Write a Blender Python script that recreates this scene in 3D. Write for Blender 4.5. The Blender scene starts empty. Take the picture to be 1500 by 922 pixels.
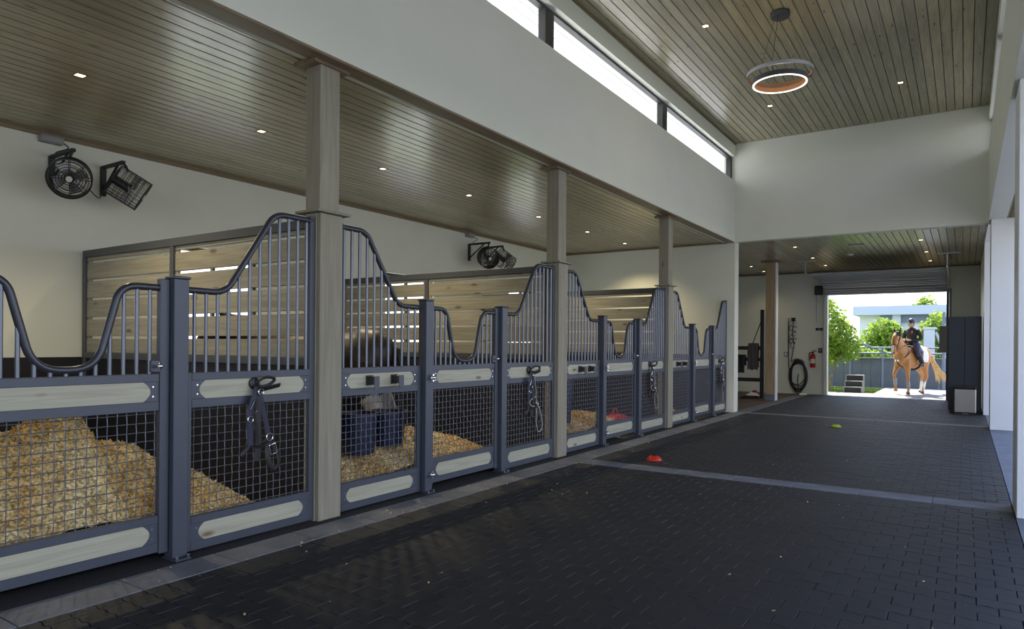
import bpy, math, random
from math import sin, cos, pi, radians, sqrt, atan2
from mathutils import Vector, Matrix
random.seed(7)
S = bpy.context.scene
COL = S.collection

# ------------------------------------------------------------------ camera
F_PX, YAW, ROLL, CY, EYE = 1001.9, 33.535, 0.45, 505.78, 1.4
a_, c_ = radians(YAW), radians(ROLL)
fw = Vector((-sin(a_), cos(a_), 0)); rt = Vector((cos(a_), sin(a_), 0)); up = Vector((0, 0, 1))
r2 = rt * cos(c_) + up * sin(c_); u2 = -rt * sin(c_) + up * cos(c_)
cd = bpy.data.cameras.new('camera'); cam = bpy.data.objects.new('camera', cd); COL.objects.link(cam)
cd.sensor_width = 36; cd.lens = 36 * F_PX / 1500; cd.shift_y = (CY - 461) / 1500
cd.clip_start = .05; cd.clip_end = 500
cam.matrix_world = Matrix(((r2.x, u2.x, -fw.x, 0), (r2.y, u2.y, -fw.y, 0), (r2.z, u2.z, -fw.z, EYE), (0, 0, 0, 1)))
S.camera = cam

# ------------------------------------------------------------------ sky, sun, exposure
W = bpy.data.worlds.new('world'); S.world = W; W.use_nodes = True
wn = W.node_tree.nodes; wl = W.node_tree.links
bgn = wn['Background']
tc = wn.new('ShaderNodeTexCoord'); sx = wn.new('ShaderNodeSeparateXYZ'); rp = wn.new('ShaderNodeValToRGB')
wl.new(tc.outputs['Generated'], sx.inputs[0]); wl.new(sx.outputs['Z'], rp.inputs[0])
rp.color_ramp.elements[0].position = 0.0; rp.color_ramp.elements[0].color = (.95, .97, 1.0, 1)
rp.color_ramp.elements[1].position = .75; rp.color_ramp.elements[1].color = (.28, .48, 1.0, 1)
wl.new(rp.outputs[0], bgn.inputs[0]); bgn.inputs[1].default_value = 2.3
sd = bpy.data.lights.new('sun', 'SUN'); sun = bpy.data.objects.new('sun', sd); COL.objects.link(sun)
sd.energy = 11.0; sd.angle = radians(.8); sd.color = (1, .93, .82)
sun.rotation_euler = Vector((-.42, .90, 1.22)).to_track_quat('Z', 'Y').to_euler()
S.view_settings.view_transform = 'Standard'; S.view_settings.look = 'None'
S.view_settings.exposure = 0.3; S.view_settings.gamma = 1.0
S.view_settings.use_curve_mapping = False

# ------------------------------------------------------------------ helpers
def V(*a): return Vector(a)
class MB:
    def __init__(s): s.v = []; s.f = []
    def add(s, vs, fs):
        o = len(s.v); s.v += [tuple(p) for p in vs]; s.f += [[i + o for i in q] for q in fs]; return s
    def box(s, x0, x1, y0, y1, z0, z1):
        return s.add([(x0,y0,z0),(x1,y0,z0),(x1,y1,z0),(x0,y1,z0),(x0,y0,z1),(x1,y0,z1),(x1,y1,z1),(x0,y1,z1)],
                     [(3,2,1,0),(4,5,6,7),(0,1,5,4),(1,2,6,5),(2,3,7,6),(3,0,4,7)])
    def cbox(s, x0, x1, y0, y1, z0, z1, c=.004):
        # box with chamfered edges
        X, Y, Z = (x0, x1), (y0, y1), (z0, z1); vs = []; idx = {}
        for i in (0,1):
            for j in (0,1):
                for k in (0,1):
                    sx_, sy_, sz_ = (1-2*i)*c, (1-2*j)*c, (1-2*k)*c
                    for ax in range(3):
                        p = [X[i]+sx_, Y[j]+sy_, Z[k]+sz_]; p[ax] = (X[i], Y[j], Z[k])[ax]
                        idx[(i,j,k,ax)] = len(vs); vs.append(p)
        fs = []
        for ax in range(3):
            o = [q for q in range(3) if q != ax]
            for d in (0,1):
                lp = []
                for e, g in ((0,0),(1,0),(1,1),(0,1)):
                    t = [0,0,0]; t[ax] = d; t[o[0]] = e; t[o[1]] = g; lp.append(idx[(t[0],t[1],t[2],ax)])
                if (d == 1) != (ax != 1): lp = lp[::-1]
                fs.append(lp)
        for ax in range(3):
            o = [q for q in range(3) if q != ax]
            for e in (0,1):
                for g in (0,1):
                    lp = []
                    for d, w in ((0,0),(1,0),(1,1),(0,1)):
                        t = [0,0,0]; t[ax] = d; t[o[0]] = e; t[o[1]] = g; lp.append(idx[(t[0],t[1],t[2],o[w])])
                    fs.append(lp)
        for i in (0,1):
            for j in (0,1):
                for k in (0,1): fs.append([idx[(i,j,k,0)], idx[(i,j,k,1)], idx[(i,j,k,2)]])
        return s.add(vs, fs)
    def tube(s, pts, r, n=8, cap=True, closed=False, flat=1.0, upv=None, rot=0):
        pts = [Vector(p) for p in pts]; m = len(pts)
        rs = r if isinstance(r, (list, tuple)) else [r]*m
        vs = []; prev = None
        for i, p in enumerate(pts):
            if closed: t = pts[(i+1) % m] - pts[i-1]
            else: t = pts[min(i+1, m-1)] - pts[max(i-1, 0)]
            t = t.normalized() if t.length > 1e-9 else Vector((0,0,1))
            if prev is None:
                u = Vector(upv) if upv else (Vector((0,0,1)) if abs(t.z) < .9 else Vector((1,0,0)))
            else: u = prev
            u = (u - t*u.dot(t))
            u = u.normalized() if u.length > 1e-6 else t.orthogonal().normalized()
            prev = u; w = t.cross(u)
            for k in range(n):
                q = 2*pi*k/n + rot
                vs.append(p + u*(cos(q)*rs[i]) + w*(sin(q)*rs[i]*flat))
        fs = []
        for i in range(m if closed else m-1):
            j = (i+1) % m
            for k in range(n):
                l = (k+1) % n; fs.append((i*n+k, i*n+l, j*n+l, j*n+k))
        if cap and not closed:
            fs.append(tuple(range(n))[::-1]); fs.append(tuple((m-1)*n+k for k in range(n)))
        return s.add(vs, fs)
    def cyl(s, p0, p1, r, n=12): return s.tube([p0, p1], r, n)
    def ell(s, c, rx, ry, rz, nu=12, nv=8, M=None):
        vs = []; fs = []
        for j in range(nv+1):
            th = pi*j/nv
            for i in range(nu):
                ph = 2*pi*i/nu; p = Vector((rx*sin(th)*cos(ph), ry*sin(th)*sin(ph), rz*cos(th)))
                if M: p = M @ p
                vs.append(p + Vector(c))
        for j in range(nv):
            for i in range(nu):
                k = (i+1) % nu; fs.append((j*nu+i, (j+1)*nu+i, (j+1)*nu+k, j*nu+k))
        return s.add(vs, fs)
    def lathe(s, prof, c=(0,0,0), n=24, M=None):
        vs = []; fs = []
        for r, z in prof:
            for i in range(n):
                q = 2*pi*i/n; p = Vector((r*cos(q), r*sin(q), z))
                if M: p = M @ p
                vs.append(p + Vector(c))
        for j in range(len(prof)-1):
            for i in range(n):
                k = (i+1) % n; fs.append((j*n+i, j*n+k, (j+1)*n+k, (j+1)*n+i))
        return s.add(vs, fs)
    def prism(s, poly, ax, a0, a1):
        # poly in the two other axes (in x,y,z order), extruded along ax
        def mk(p, a):
            q = list(p); q.insert(ax, a); return q
        n = len(poly)
        return s.add([mk(p, a0) for p in poly] + [mk(p, a1) for p in poly],
                     [tuple(range(n))[::-1], tuple(range(n, 2*n))] + [(i, (i+1) % n, n+(i+1) % n, n+i) for i in range(n)])
    def loft(s, secs, n=14):
        # secs: (centre, axis_a, axis_b, ra, rb)
        vs = []; fs = []
        for c, A, B, ra, rb in secs:
            for k in range(n):
                q = 2*pi*k/n; vs.append(Vector(c) + Vector(A)*(cos(q)*ra) + Vector(B)*(sin(q)*rb))
        for i in range(len(secs)-1):
            for k in range(n):
                l = (k+1) % n; fs.append((i*n+k, i*n+l, (i+1)*n+l, (i+1)*n+k))
        m = len(secs)
        fs.append(tuple(range(n))[::-1]); fs.append(tuple((m-1)*n+k for k in range(n)))
        return s.add(vs, fs)
    def xf(s, M): s.v = [tuple(M @ Vector(p)) for p in s.v]; return s
    def mesh(s, name, mat, smooth=False):
        me = bpy.data.meshes.new(name); me.from_pydata(s.v, [], s.f); me.update()
        import bmesh
        b = bmesh.new(); b.from_mesh(me); bmesh.ops.recalc_face_normals(b, faces=b.faces); b.to_mesh(me); b.free()
        if mat: me.materials.append(mat)
        if smooth:
            me.polygons.foreach_set('use_smooth', [True]*len(me.polygons))
            if smooth is not True: me.set_sharp_from_angle(angle=radians(smooth))
        return me
    def build(s, name, mat, parent=None, smooth=40, loc=None, kind=None, label=None):
        return link(name, s.mesh(name, mat, smooth), parent, loc, kind, label)
def link(name, me, parent=None, loc=None, kind=None, label=None):
    o = bpy.data.objects.new(name, me); COL.objects.link(o)
    if parent: o.parent = parent
    if loc is not None: o.location = loc
    if kind: o['kind'] = kind
    if label: o['label'] = label
    return o
def thing(name, label, cat, loc=(0,0,0), rz=0, group=None):
    o = bpy.data.objects.new(name, None); COL.objects.link(o); o.location = loc; o.rotation_euler = (0,0,rz)
    o.empty_display_size = .1
    return tag(o, label, cat, group)
def tag(o, label, cat, group=None):
    o['label'] = label; o['category'] = cat
    if group: o['group'] = group
    return o
def struct(name, mb, mat, smooth=False, label=None):
    o = mb.build(name, mat, None, smooth); o['kind'] = 'structure'
    if label: o['label'] = label
    return o
def fillet(pts, rads, n=6):
    # round the inner corners of a 2-D polyline
    out = [Vector(pts[0])]
    for i in range(1, len(pts)-1):
        p, a, b = Vector(pts[i]), Vector(pts[i-1]), Vector(pts[i+1]); r = rads[i-1]
        d1 = (a-p).normalized(); d2 = (b-p).normalized()
        ang = d1.angle(d2); t = min(r/math.tan(ang/2), (a-p).length*.49, (b-p).length*.49)
        s0 = p + d1*t; s1 = p + d2*t
        for k in range(n+1):
            w = k/n; out.append(s0*(1-w)**2 + p*(2*w*(1-w)) + s1*w*w)
    out.append(Vector(pts[-1])); return out
def yz(path, x=0): return [(x, p[0], p[1]) for p in path]
def catmull(pts, n=6, closed=False):
    P = [Vector(p) for p in pts]; m = len(P); out = []
    rng = range(m if closed else m-1)
    for i in rng:
        p1, p2 = P[i], P[(i+1) % m]
        p0 = P[i-1] if (closed or i > 0) else p1
        p3 = P[(i+2) % m] if (closed or i+2 < m) else p2
        for k in range(n):
            t = k/n
            out.append(.5*((2*p1)+(p2-p0)*t+(2*p0-5*p1+4*p2-p3)*t*t+(3*p1-p0-3*p2+p3)*t**3))
    if not closed: out.append(P[-1])
    return out

# ------------------------------------------------------------------ materials
def nmat(name):
    m = bpy.data.materials.new(name); m.use_nodes = True
    return m, m.node_tree.nodes, m.node_tree.links, m.node_tree.nodes['Principled BSDF']
def plain(name, col, rough=.6, metal=0, var=.0, scale=8, bump=0, bscale=60, spec=.5, coat=0):
    m, n, l, b = nmat(name)
    b.inputs['Roughness'].default_value = rough; b.inputs['Metallic'].default_value = metal
    b.inputs['Base Color'].default_value = (*col, 1); b.inputs['Specular IOR Level'].default_value = spec
    b.inputs['Coat Weight'].default_value = coat
    if var or bump:
        t = n.new('ShaderNodeTexCoord')
    if var:
        x = n.new('ShaderNodeTexNoise'); x.inputs['Scale'].default_value = scale; x.inputs['Detail'].default_value = 5
        l.new(t.outputs['Object'], x.inputs['Vector'])
        r = n.new('ShaderNodeMapRange'); r.inputs['From Min'].default_value = .3; r.inputs['From Max'].default_value = .7
        r.inputs['To Min'].default_value = 1-var; r.inputs['To Max'].default_value = 1+var
        l.new(x.outputs[0], r.inputs[0])
        h = n.new('ShaderNodeMix'); h.data_type = 'RGBA'; h.blend_type = 'MULTIPLY'; h.inputs[0].default_value = 1
        h.inputs[6].default_value = (*col, 1); l.new(r.outputs[0], h.inputs[7]); l.new(h.outputs[2], b.inputs['Base Color'])
    if bump:
        y = n.new('ShaderNodeTexNoise'); y.inputs['Scale'].default_value = bscale; y.inputs['Detail'].default_value = 4
        l.new(t.outputs['Object'], y.inputs['Vector'])
        bp = n.new('ShaderNodeBump'); bp.inputs['Strength'].default_value = bump; bp.inputs['Distance'].default_value = .01
        l.new(y.outputs[0], bp.inputs['Height']); l.new(bp.outputs[0], b.inputs['Normal'])
    return m
def wood(name, c1, c2, knot, rough=.5, axis=1, tint=.12, coat=0, knots=1.0, kscale=1.0, spec=.5):
    # grain runs along `axis` in object space; each object gets its own tone and knot layout
    m, n, l, b = nmat(name)
    t = n.new('ShaderNodeTexCoord'); oi = n.new('ShaderNodeObjectInfo')
    off = n.new('ShaderNodeVectorMath'); off.operation = 'SCALE'; off.inputs[0].default_value = (37.1, 53.7, 19.3)
    l.new(oi.outputs['Random'], off.inputs['Scale'])
    ad = n.new('ShaderNodeVectorMath'); ad.operation = 'ADD'; l.new(t.outputs['Object'], ad.inputs[0]); l.new(off.outputs[0], ad.inputs[1])
    mp = n.new('ShaderNodeMapping'); sc = [26, 26, 26]; sc[axis] = 1.3; mp.inputs['Scale'].default_value = sc
    l.new(ad.outputs[0], mp.inputs['Vector'])
    g = n.new('ShaderNodeTexNoise'); g.inputs['Scale'].default_value = 1; g.inputs['Detail'].default_value = 6; g.inputs['Distortion'].default_value = 1.2
    l.new(mp.outputs[0], g.inputs['Vector'])
    cr = n.new('ShaderNodeValToRGB'); cr.color_ramp.elements[0].color = (*c1, 1); cr.color_ramp.elements[1].color = (*c2, 1)
    cr.color_ramp.elements[0].position = .35; cr.color_ramp.elements[1].position = .68
    l.new(g.outputs[0], cr.inputs[0])
    mk = n.new('ShaderNodeMapping'); sk = [9*kscale]*3; sk[axis] = 3.2*kscale; mk.inputs['Scale'].default_value = sk
    l.new(ad.outputs[0], mk.inputs['Vector'])
    vo = n.new('ShaderNodeTexVoronoi'); vo.inputs['Scale'].default_value = 1; l.new(mk.outputs[0], vo.inputs['Vector'])
    kr = n.new('ShaderNodeMapRange'); kr.inputs['From Min'].default_value = .08; kr.inputs['From Max'].default_value = .20
    kr.inputs['To Min'].default_value = knots; kr.inputs['To Max'].default_value = 0; l.new(vo.outputs['Distance'], kr.inputs[0])
    km = n.new('ShaderNodeMath'); km.operation = 'GREATER_THAN'; km.inputs[1].default_value = .5
    sc2 = n.new('ShaderNodeSeparateColor'); l.new(vo.outputs['Color'], sc2.inputs[0]); l.new(sc2.outputs[0], km.inputs[0])
    kk = n.new('ShaderNodeMath'); kk.operation = 'MULTIPLY'; l.new(kr.outputs[0], kk.inputs[0]); l.new(km.outputs[0], kk.inputs[1])
    mx = n.new('ShaderNodeMix'); mx.data_type = 'RGBA'; l.new(kk.outputs[0], mx.inputs[0]); l.new(cr.outputs[0], mx.inputs[6]); mx.inputs[7].default_value = (*knot, 1)
    tr = n.new('ShaderNodeMapRange'); tr.inputs['To Min'].default_value = 1-tint; tr.inputs['To Max'].default_value = 1+tint; l.new(oi.outputs['Random'], tr.inputs[0])
    ml = n.new('ShaderNodeMix'); ml.data_type = 'RGBA'; ml.blend_type = 'MULTIPLY'; ml.inputs[0].default_value = 1
    l.new(mx.outputs[2], ml.inputs[6]); l.new(tr.outputs[0], ml.inputs[7]); l.new(ml.outputs[2], b.inputs['Base Color'])
    b.inputs['Roughness'].default_value = rough; b.inputs['Coat Weight'].default_value = coat; b.inputs['Coat Roughness'].default_value = .2
    b.inputs['Specular IOR Level'].default_value = spec
    bp = n.new('ShaderNodeBump'); bp.inputs['Strength'].default_value = .12; bp.inputs['Distance'].default_value = .004
    l.new(g.outputs[0], bp.inputs['Height']); l.new(bp.outputs[0], b.inputs['Normal'])
    return m
def emit(name, col, strength):
    m, n, l, b = nmat(name)
    b.inputs['Base Color'].default_value = (*col, 1); b.inputs['Emission Color'].default_value = (*col, 1); b.inputs['Emission Strength'].default_value = strength
    return m
def glass(name):
    m = bpy.data.materials.new(name); m.use_nodes = True; n = m.node_tree.nodes; l = m.node_tree.links
    n.remove(n['Principled BSDF']); t = n.new('ShaderNodeBsdfTransparent'); g = n.new('ShaderNodeBsdfGlossy'); g.inputs['Roughness'].default_value = .02
    lw = n.new('ShaderNodeLayerWeight'); pw = n.new('ShaderNodeMath'); pw.operation = 'POWER'; pw.inputs[1].default_value = 5; l.new(lw.outputs['Facing'], pw.inputs[0])
    f = n.new('ShaderNodeMapRange'); f.inputs['To Min'].default_value = .03; f.inputs['To Max'].default_value = .8; l.new(pw.outputs[0], f.inputs[0]); x = n.new('ShaderNodeMixShader')
    l.new(f.outputs[0], x.inputs[0]); l.new(t.outputs[0], x.inputs[1]); l.new(g.outputs[0], x.inputs[2]); l.new(x.outputs[0], n['Material Output'].inputs[0])
    return m
M_ = {}
M_['white'] = plain('white_paint', (.68, .69, .59), .55, var=.02, scale=2)
M_['whitep'] = plain('white_pillar_paint', (.72, .73, .72), .5, var=.02, scale=2)
M_['plank'] = wood('ceiling_wood', (.245, .205, .11), (.365, .32, .178), (.055, .04, .02), .36, 1, .16, coat=.6, knots=.8)
M_['plankmatt'] = wood('porch_ceiling_wood', (.20, .165, .09), (.30, .26, .145), (.055, .04, .02), .75, 1, .16, knots=.8, spec=.2)
M_['plank_dark'] = plain('ceiling_shadow_gap', (.03, .02, .012), .8)
M_['trimwood'] = wood('trim_wood', (.17, .12, .07), (.25, .18, .11), (.06, .04, .02), .45, 1, .05, knots=.4)
M_['postwarm'] = wood('warm_post_wood', (.27, .19, .10), (.38, .28, .17), (.10, .06, .03), .6, 2, .05, knots=.8, kscale=.8)
M_['post'] = wood('post_wood', (.22, .20, .145), (.29, .27, .21), (.10, .085, .06), .6, 2, .05, knots=.75, kscale=.8)
M_['board'] = wood('stall_board_wood', (.33, .32, .24), (.43, .425, .335), (.14, .075, .03), .5, 1, .07, knots=.9, kscale=.9)
M_['slat'] = wood('partition_wood', (.255, .235, .175), (.36, .335, .26), (.11, .085, .055), .55, 0, .12, knots=.9, kscale=.8)
M_['steel'] = plain('slate_steel', (.062, .072, .096), .42, .25, var=.05, scale=5)
M_['bar'] = plain('grey_tube_steel', (.13, .145, .18), .3, .65)
M_['tube'] = plain('dark_tube_steel', (.055, .06, .075), .33, .45)
M_['mesh'] = plain('mesh_steel', (.15, .16, .20), .4, .5)
M_['darksteel'] = plain('dark_frame_steel', (.035, .037, .042), .45, .3)
M_['partsteel'] = plain('partition_frame_steel', (.075, .08, .09), .45, .3)
M_['kick'] = plain('black_rubber_panel', (.008, .008, .009), .6, var=.2, scale=4)
M_['black'] = plain('black_plastic', (.01, .01, .011), .45)
M_['chrome'] = plain('chrome', (.75, .76, .78), .15, 1)
M_['leather'] = plain('dark_leather', (.009, .0085, .010), .55, var=.3, scale=30)
M_['leather2'] = plain('grey_rope', (.30, .29, .27), .7)
M_['navy'] = plain('navy_webbing', (.018, .02, .045), .6)
M_['rubberfloor'] = plain('stall_rubber_floor', (.012, .012, .013), .7, var=.3, scale=12, bump=.3, bscale=90)
M_['gravel'] = plain('dark_rubber_crumb', (.016, .017, .02), .85, var=.6, scale=70, bump=.8, bscale=120)
M_['paver'] = plain('rubber_paver', (.0085, .0098, .0135), .6, var=.35, scale=1.3, bump=.15, bscale=150)
M_['joint'] = plain('paver_joint', (.006, .006, .007), .9)
M_['concrete'] = plain('grey_concrete', (.13, .138, .16), .7, var=.25, scale=4, bump=.15, bscale=70)
M_['concrete_r'] = plain('porch_concrete', (.16, .17, .20), .7, var=.2, scale=3, bump=.1, bscale=60)
M_['brownmat'] = plain('brown_rubber_mat', (.10, .065, .042), .8, var=.15, scale=6, bump=.2, bscale=120)
M_['alu'] = plain('window_aluminium', (.05, .05, .048), .45, .4)
M_['glass'] = glass('window_glass')
M_['stainless'] = plain('stainless_steel', (.27, .265, .25), .35, 1)
M_['navybox'] = plain('dark_navy_cabinet', (.012, .018, .026), .5)
M_['doorpanel'] = plain('garage_door_panel', (.30, .31, .33), .45, .1)
M_['galv'] = plain('galvanised_track', (.42, .43, .44), .4, .7)
M_['lamp'] = emit('lamp_lens', (1, .72, .38), 7)
M_['ring'] = emit('pendant_led', (1, .86, .72), 2.2)
M_['copper'] = plain('inner_ring_copper', (.26, .13, .06), .35, .4)
M_['ringdark'] = plain('pendant_dark_metal', (.06, .065, .07), .4, .5)
M_['red'] = plain('red_plastic', (.50, .018, .008), .4)
M_['crimson'] = plain('crimson_rubber', (.36, .012, .03), .5)
M_['lime'] = plain('lime_plastic', (.30, .42, .02), .45)
M_['blue_tub'] = plain('navy_tub_plastic', (.008, .014, .04), .4)
M_['redext'] = plain('extinguisher_red', (.42, .008, .01), .3)
M_['offwhite'] = plain('off_white_plastic', (.62, .62, .58), .5)
M_['grey'] = plain('grey_plastic', (.28, .28, .27), .55)
M_['cloth'] = plain('taupe_saddle_pad', (.10, .085, .085), .9)
M_['whitecloth'] = plain('white_cloth', (.75, .74, .72), .9)
M_['redcloth'] = plain('red_cloth', (.25, .015, .03), .9)
M_['lawn'] = plain('lawn_grass', (.13, .19, .03), .9, var=.35, scale=3, bump=.4, bscale=40)
M_['grassb'] = plain('grass_blade', (.16, .24, .04), .8, var=.3, scale=4)
M_['drive'] = plain('sunlit_paving', (.27, .26, .25), .9, var=.12, scale=2)
M_['fence'] = plain('grey_fence_board', (.12, .135, .165), .7, var=.1, scale=3)
M_['railing'] = plain('grey_railing', (.17, .20, .26), .5, .2)
M_['bark'] = plain('bark', (.20, .16, .11), .9, var=.3, scale=12)
M_['leaf'] = plain('leaf', (.16, .26, .035), .55, var=.45, scale=2.2)
M_['bwall'] = plain('pale_building_wall', (.55, .57, .60), .8)
M_['broof'] = plain('pale_roof_band', (.42, .46, .53), .7)
M_['bdark'] = plain('blue_grey_band', (.13, .16, .24), .7)
M_['roofwhite'] = plain('white_roof', (.80, .80, .78), .7)
M_['softwhite'] = wood('white_soffit_boards', (.72, .70, .66), (.80, .78, .74), (.6, .58, .54), .6, 1, .04, knots=.2)
# leaves let light through
n_, l_ = M_['leaf'].node_tree.nodes, M_['leaf'].node_tree.links
tb = n_.new('ShaderNodeBsdfTranslucent'); tb.inputs[0].default_value = (.34, .46, .05, 1); ms = n_.new('ShaderNodeMixShader'); ms.inputs[0].default_value = .45
l_.new(n_['Principled BSDF'].outputs[0], ms.inputs[1]); l_.new(tb.outputs[0], ms.inputs[2]); l_.new(ms.outputs[0], n_['Material Output'].inputs[0])
def shavings():
    m, n, l, b = nmat('wood_shavings')
    t = n.new('ShaderNodeTexCoord')
    x = n.new('ShaderNodeTexNoise'); x.inputs['Scale'].default_value = 55; x.inputs['Detail'].default_value = 2; l.new(t.outputs['Object'], x.inputs['Vector'])
    y = n.new('ShaderNodeTexNoise'); y.inputs['Scale'].default_value = 2.2; y.inputs['Detail'].default_value = 2; l.new(t.outputs['Object'], y.inputs['Vector'])
    r = n.new('ShaderNodeValToRGB'); e = r.color_ramp.elements; e[0].position = .33; e[0].color = (.30, .215, .09, 1); e[1].position = .60; e[1].color = (.80, .68, .38, 1)
    q = e.new(.75); q.color = (.92, .84, .62, 1); l.new(x.outputs[0], r.inputs[0])
    mx = n.new('ShaderNodeMix'); mx.data_type = 'RGBA'; mx.blend_type = 'MULTIPLY'; mx.inputs[7].default_value = (.92, .74, .46, 1)
    mr = n.new('ShaderNodeMapRange'); mr.inputs['From Min'].default_value = .4; mr.inputs['From Max'].default_value = .62; l.new(y.outputs[0], mr.inputs[0])
    l.new(mr.outputs[0], mx.inputs[0]); l.new(r.outputs[0], mx.inputs[6]); l.new(mx.outputs[2], b.inputs['Base Color']); b.inputs['Roughness'].default_value = .85
    return m
M_['shav'] = shavings()

# ------------------------------------------------------------------ the building
XB, XR, XW = -4.105, .325, -8.25         # aisle left face, aisle right face, outer left wall
ZC, ZS, ZWT, ZT = 3.646, 4.93, 5.43, 5.721   # low ceiling, clerestory sill, window head, high ceiling
YE, YD, YN = 14.77, 21.89, -7.0          # end of the high aisle, rear wall, wall behind the camera
PC = [-.026, 3.752, 7.525, 11.31]        # timber post centres
GA = [1.20, 4.95, 8.73, 12.53]           # gate posts, hinge side
GB = [2.50, 6.215, 9.985, 13.74]         # gate posts, latch side

# left wall with a window in each stall
WZ0, WZ1 = 1.34, 2.63
wins = [(p+1.0, p+2.28) for p in [-3.8]+PC]
m = MB(); y = YN
for a, b in wins:
    m.box(XW-.2, XW, y, a, 0, ZC+.3); m.box(XW-.2, XW, a, b, 0, WZ0); m.box(XW-.2, XW, a, b, WZ1, ZC+.3); y = b
m.box(XW-.2, XW, y, YD+.25, 0, ZC+.3)
struct('wall_left', m, M_['white'])
for i, (a, b) in enumerate(wins):
    w = thing('window_%d' % (i+1), '', 'window', ((XW-.12), (a+b)/2, WZ0)); del w['category']; del w['label']; w['kind'] = 'structure'
    h = (b-a)/2; f = MB(); t = .045; H_ = WZ1-WZ0
    f.box(-.03,.03,-h,h,0,t).box(-.03,.03,-h,h,H_-t,H_).box(-.03,.03,-h,-h+t,t,H_-t).box(-.03,.03,h-t,h,t,H_-t).box(-.025,.025,-.02,.02,t,H_-t)
    f.build('window_frame', M_['alu'], w, False)
    MB().box(-.004,.004,-h+t,-.02,t,H_-t).build('pane', M_['glass'], w, False)
    MB().box(-.004,.004,.02,h-t,t,H_-t).build('pane', M_['glass'], w, False)
struct('wall_left_kickboard', MB().box(XW, XW+.025, YN, YE, 0, 1.23), M_['kick'])
# end wall of the stall row (its aisle end is the white pier)
struct('wall_stall_end', MB().box(XW, XB, YE, YE+.29, 0, ZC+.3), M_['white'])
struct('wall_stall_end_kickboard', MB().box(XW+.025, -4.36, YE-.025, YE, 0, 1.23), M_['kick'])
# upper aisle walls with clerestories
def clerestory(name, xin, xout, wlist, k0):
    m = MB(); m.box(min(xin, xout), max(xin, xout), YN, YE, ZC-.012, ZS); m.box(min(xin, xout), max(xin, xout), YN, YE, ZWT+.02, ZT+.15)
    struct(name, m, M_['white'])
    s = 1 if xout > xin else -1; xw = xin + s*.13
    for i, (a, b) in enumerate(wlist):
        w = thing('window_%d' % (k0+i), '', 'window', (xw, (a+b)/2, ZS)); del w['category']; del w['label']; w['kind'] = 'structure'
        h = (b-a)/2; H_ = ZWT+.02-ZS; t = .03; f = MB()
        f.box(-.04,.04,-h,h,0,.012).box(-.04,.04,-h,h,H_-t,H_).box(-.05,.05,-h,-h+.10,.012,H_-t).box(-.05,.05,h-.10,h,.012,H_-t)
        f.build('window_frame', M_['alu'], w, False)
        MB().box(-.005,.005,-h+.10,h-.10,.012,H_-t).build('pane', M_['glass'], w, False)
edges = [YN, -4.2, -.45, 3.3, 7.08, 10.86, YE]
clerestory('wall_left_upper', XB, XB-.25, [(edges[i], edges[i+1]) for i in range(6)], 6)
clerestory('wall_right_upper', XR, XR+.25, [(edges[i], edges[i+1]) for i in range(6)], 12)
struct('wall_rear_upper', MB().box(XB-.25, XR+.25, YE, YE+.2, ZC-.012, ZT+.15), M_['white'])
struct('wall_near', MB().box(XW-.2, XB, YN-.2, YN, 0, ZC+.3).box(XB, XR+.25, YN-.2, YN, 5.2, ZT+.15), M_['white'])
# rear wall with the doorway
DX0, DX1, DZ = -3.39, -.43, 3.02
struct('wall_rear', MB().box(XW, DX0, YD, YD+.25, 0, ZC+.3).box(DX1, XR+.1, YD, YD+.25, 0, ZC+.3).box(DX0, DX1, YD, YD+.25, DZ, ZC+.3), M_['white'])
# right side: solid rear stretch and the piers of the open bays
struct('wall_right', MB().box(XR, XR+.3, 17.55, YD+.25, 0, ZC), M_['whitep'])
for y0 in (14.42, 7.02, -.4):
    struct('wall_right_pier', MB().cbox(XR+.035, XR+.64, y0, y0+.55, 0, ZC, .006), M_['whitep'])
# roofs (outside) and outer soffits
struct('roof_aisle', MB().box(XB-1.35, XR+1.35, YN-1, YE+1.2, ZT+.15, ZT+.35), M_['roofwhite'])
struct('roof_left', MB().box(XW-1.2, XB-.25, YN-.5, YE+.1, ZC+.3, ZC+.4), M_['roofwhite'])
struct('roof_rear', MB().box(XW-1.2, XR+2.0, YE+.2, YD+2.75, ZC+.3, ZC+.45), M_['roofwhite'])  # overhang past the doorway is unseen, made deep enough to stop the sun
struct('roof_porch', MB().box(XR+.25, XR+1.0, YN-.5, YE+.2, ZC+.3, ZC+.4), M_['roofwhite'])

# ------------------------------------------------------------------ plank ceilings
def planks(name, x0, x1, y0, y1, z, mat, up_, wid=.127, gap=.009, joint=None, thick=.02):
    base = struct(name, MB().box(x0, x1, y0, y1, z+thick*.6, z+.06), M_['plank_dark'] if mat is M_['plank'] else mat)
    n = max(1, round((x1-x0)/wid)); w = (x1-x0)/n; ym = (y0+y1)/2; L = (y1-y0)/2
    me = MB().cbox(-w/2+gap/2, w/2-gap/2, -L, L, 0, thick, .003).mesh('plank', mat)
    for i in range(n):
        o = link('plank', me, base, (x0+w*(i+.5), ym, z))
    return base
planks('ceiling', XW+.02, -4.28, YN, YE, ZC, M_['plank'], -1)
planks('ceiling_aisle', XB, XR, YN, YE, ZT, M_['plank'], -1)
planks('ceiling_rear', XW+.02, XR, YE+.2, YD, ZC, M_['plank'], -1)
planks('ceiling_porch', XR+.02, XR+.95, YN, YE+.2, ZC, M_['plankmatt'], -1)
planks('ceiling_soffit_left', XB-1.35, XB-.25, YN, YE+1, ZT-.02, M_['softwhite'], -1, wid=.15)
planks('ceiling_soffit_right', XR+.25, XR+1.35, YN, YE+1, ZT-.02, M_['softwhite'], -1, wid=.15)
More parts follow.
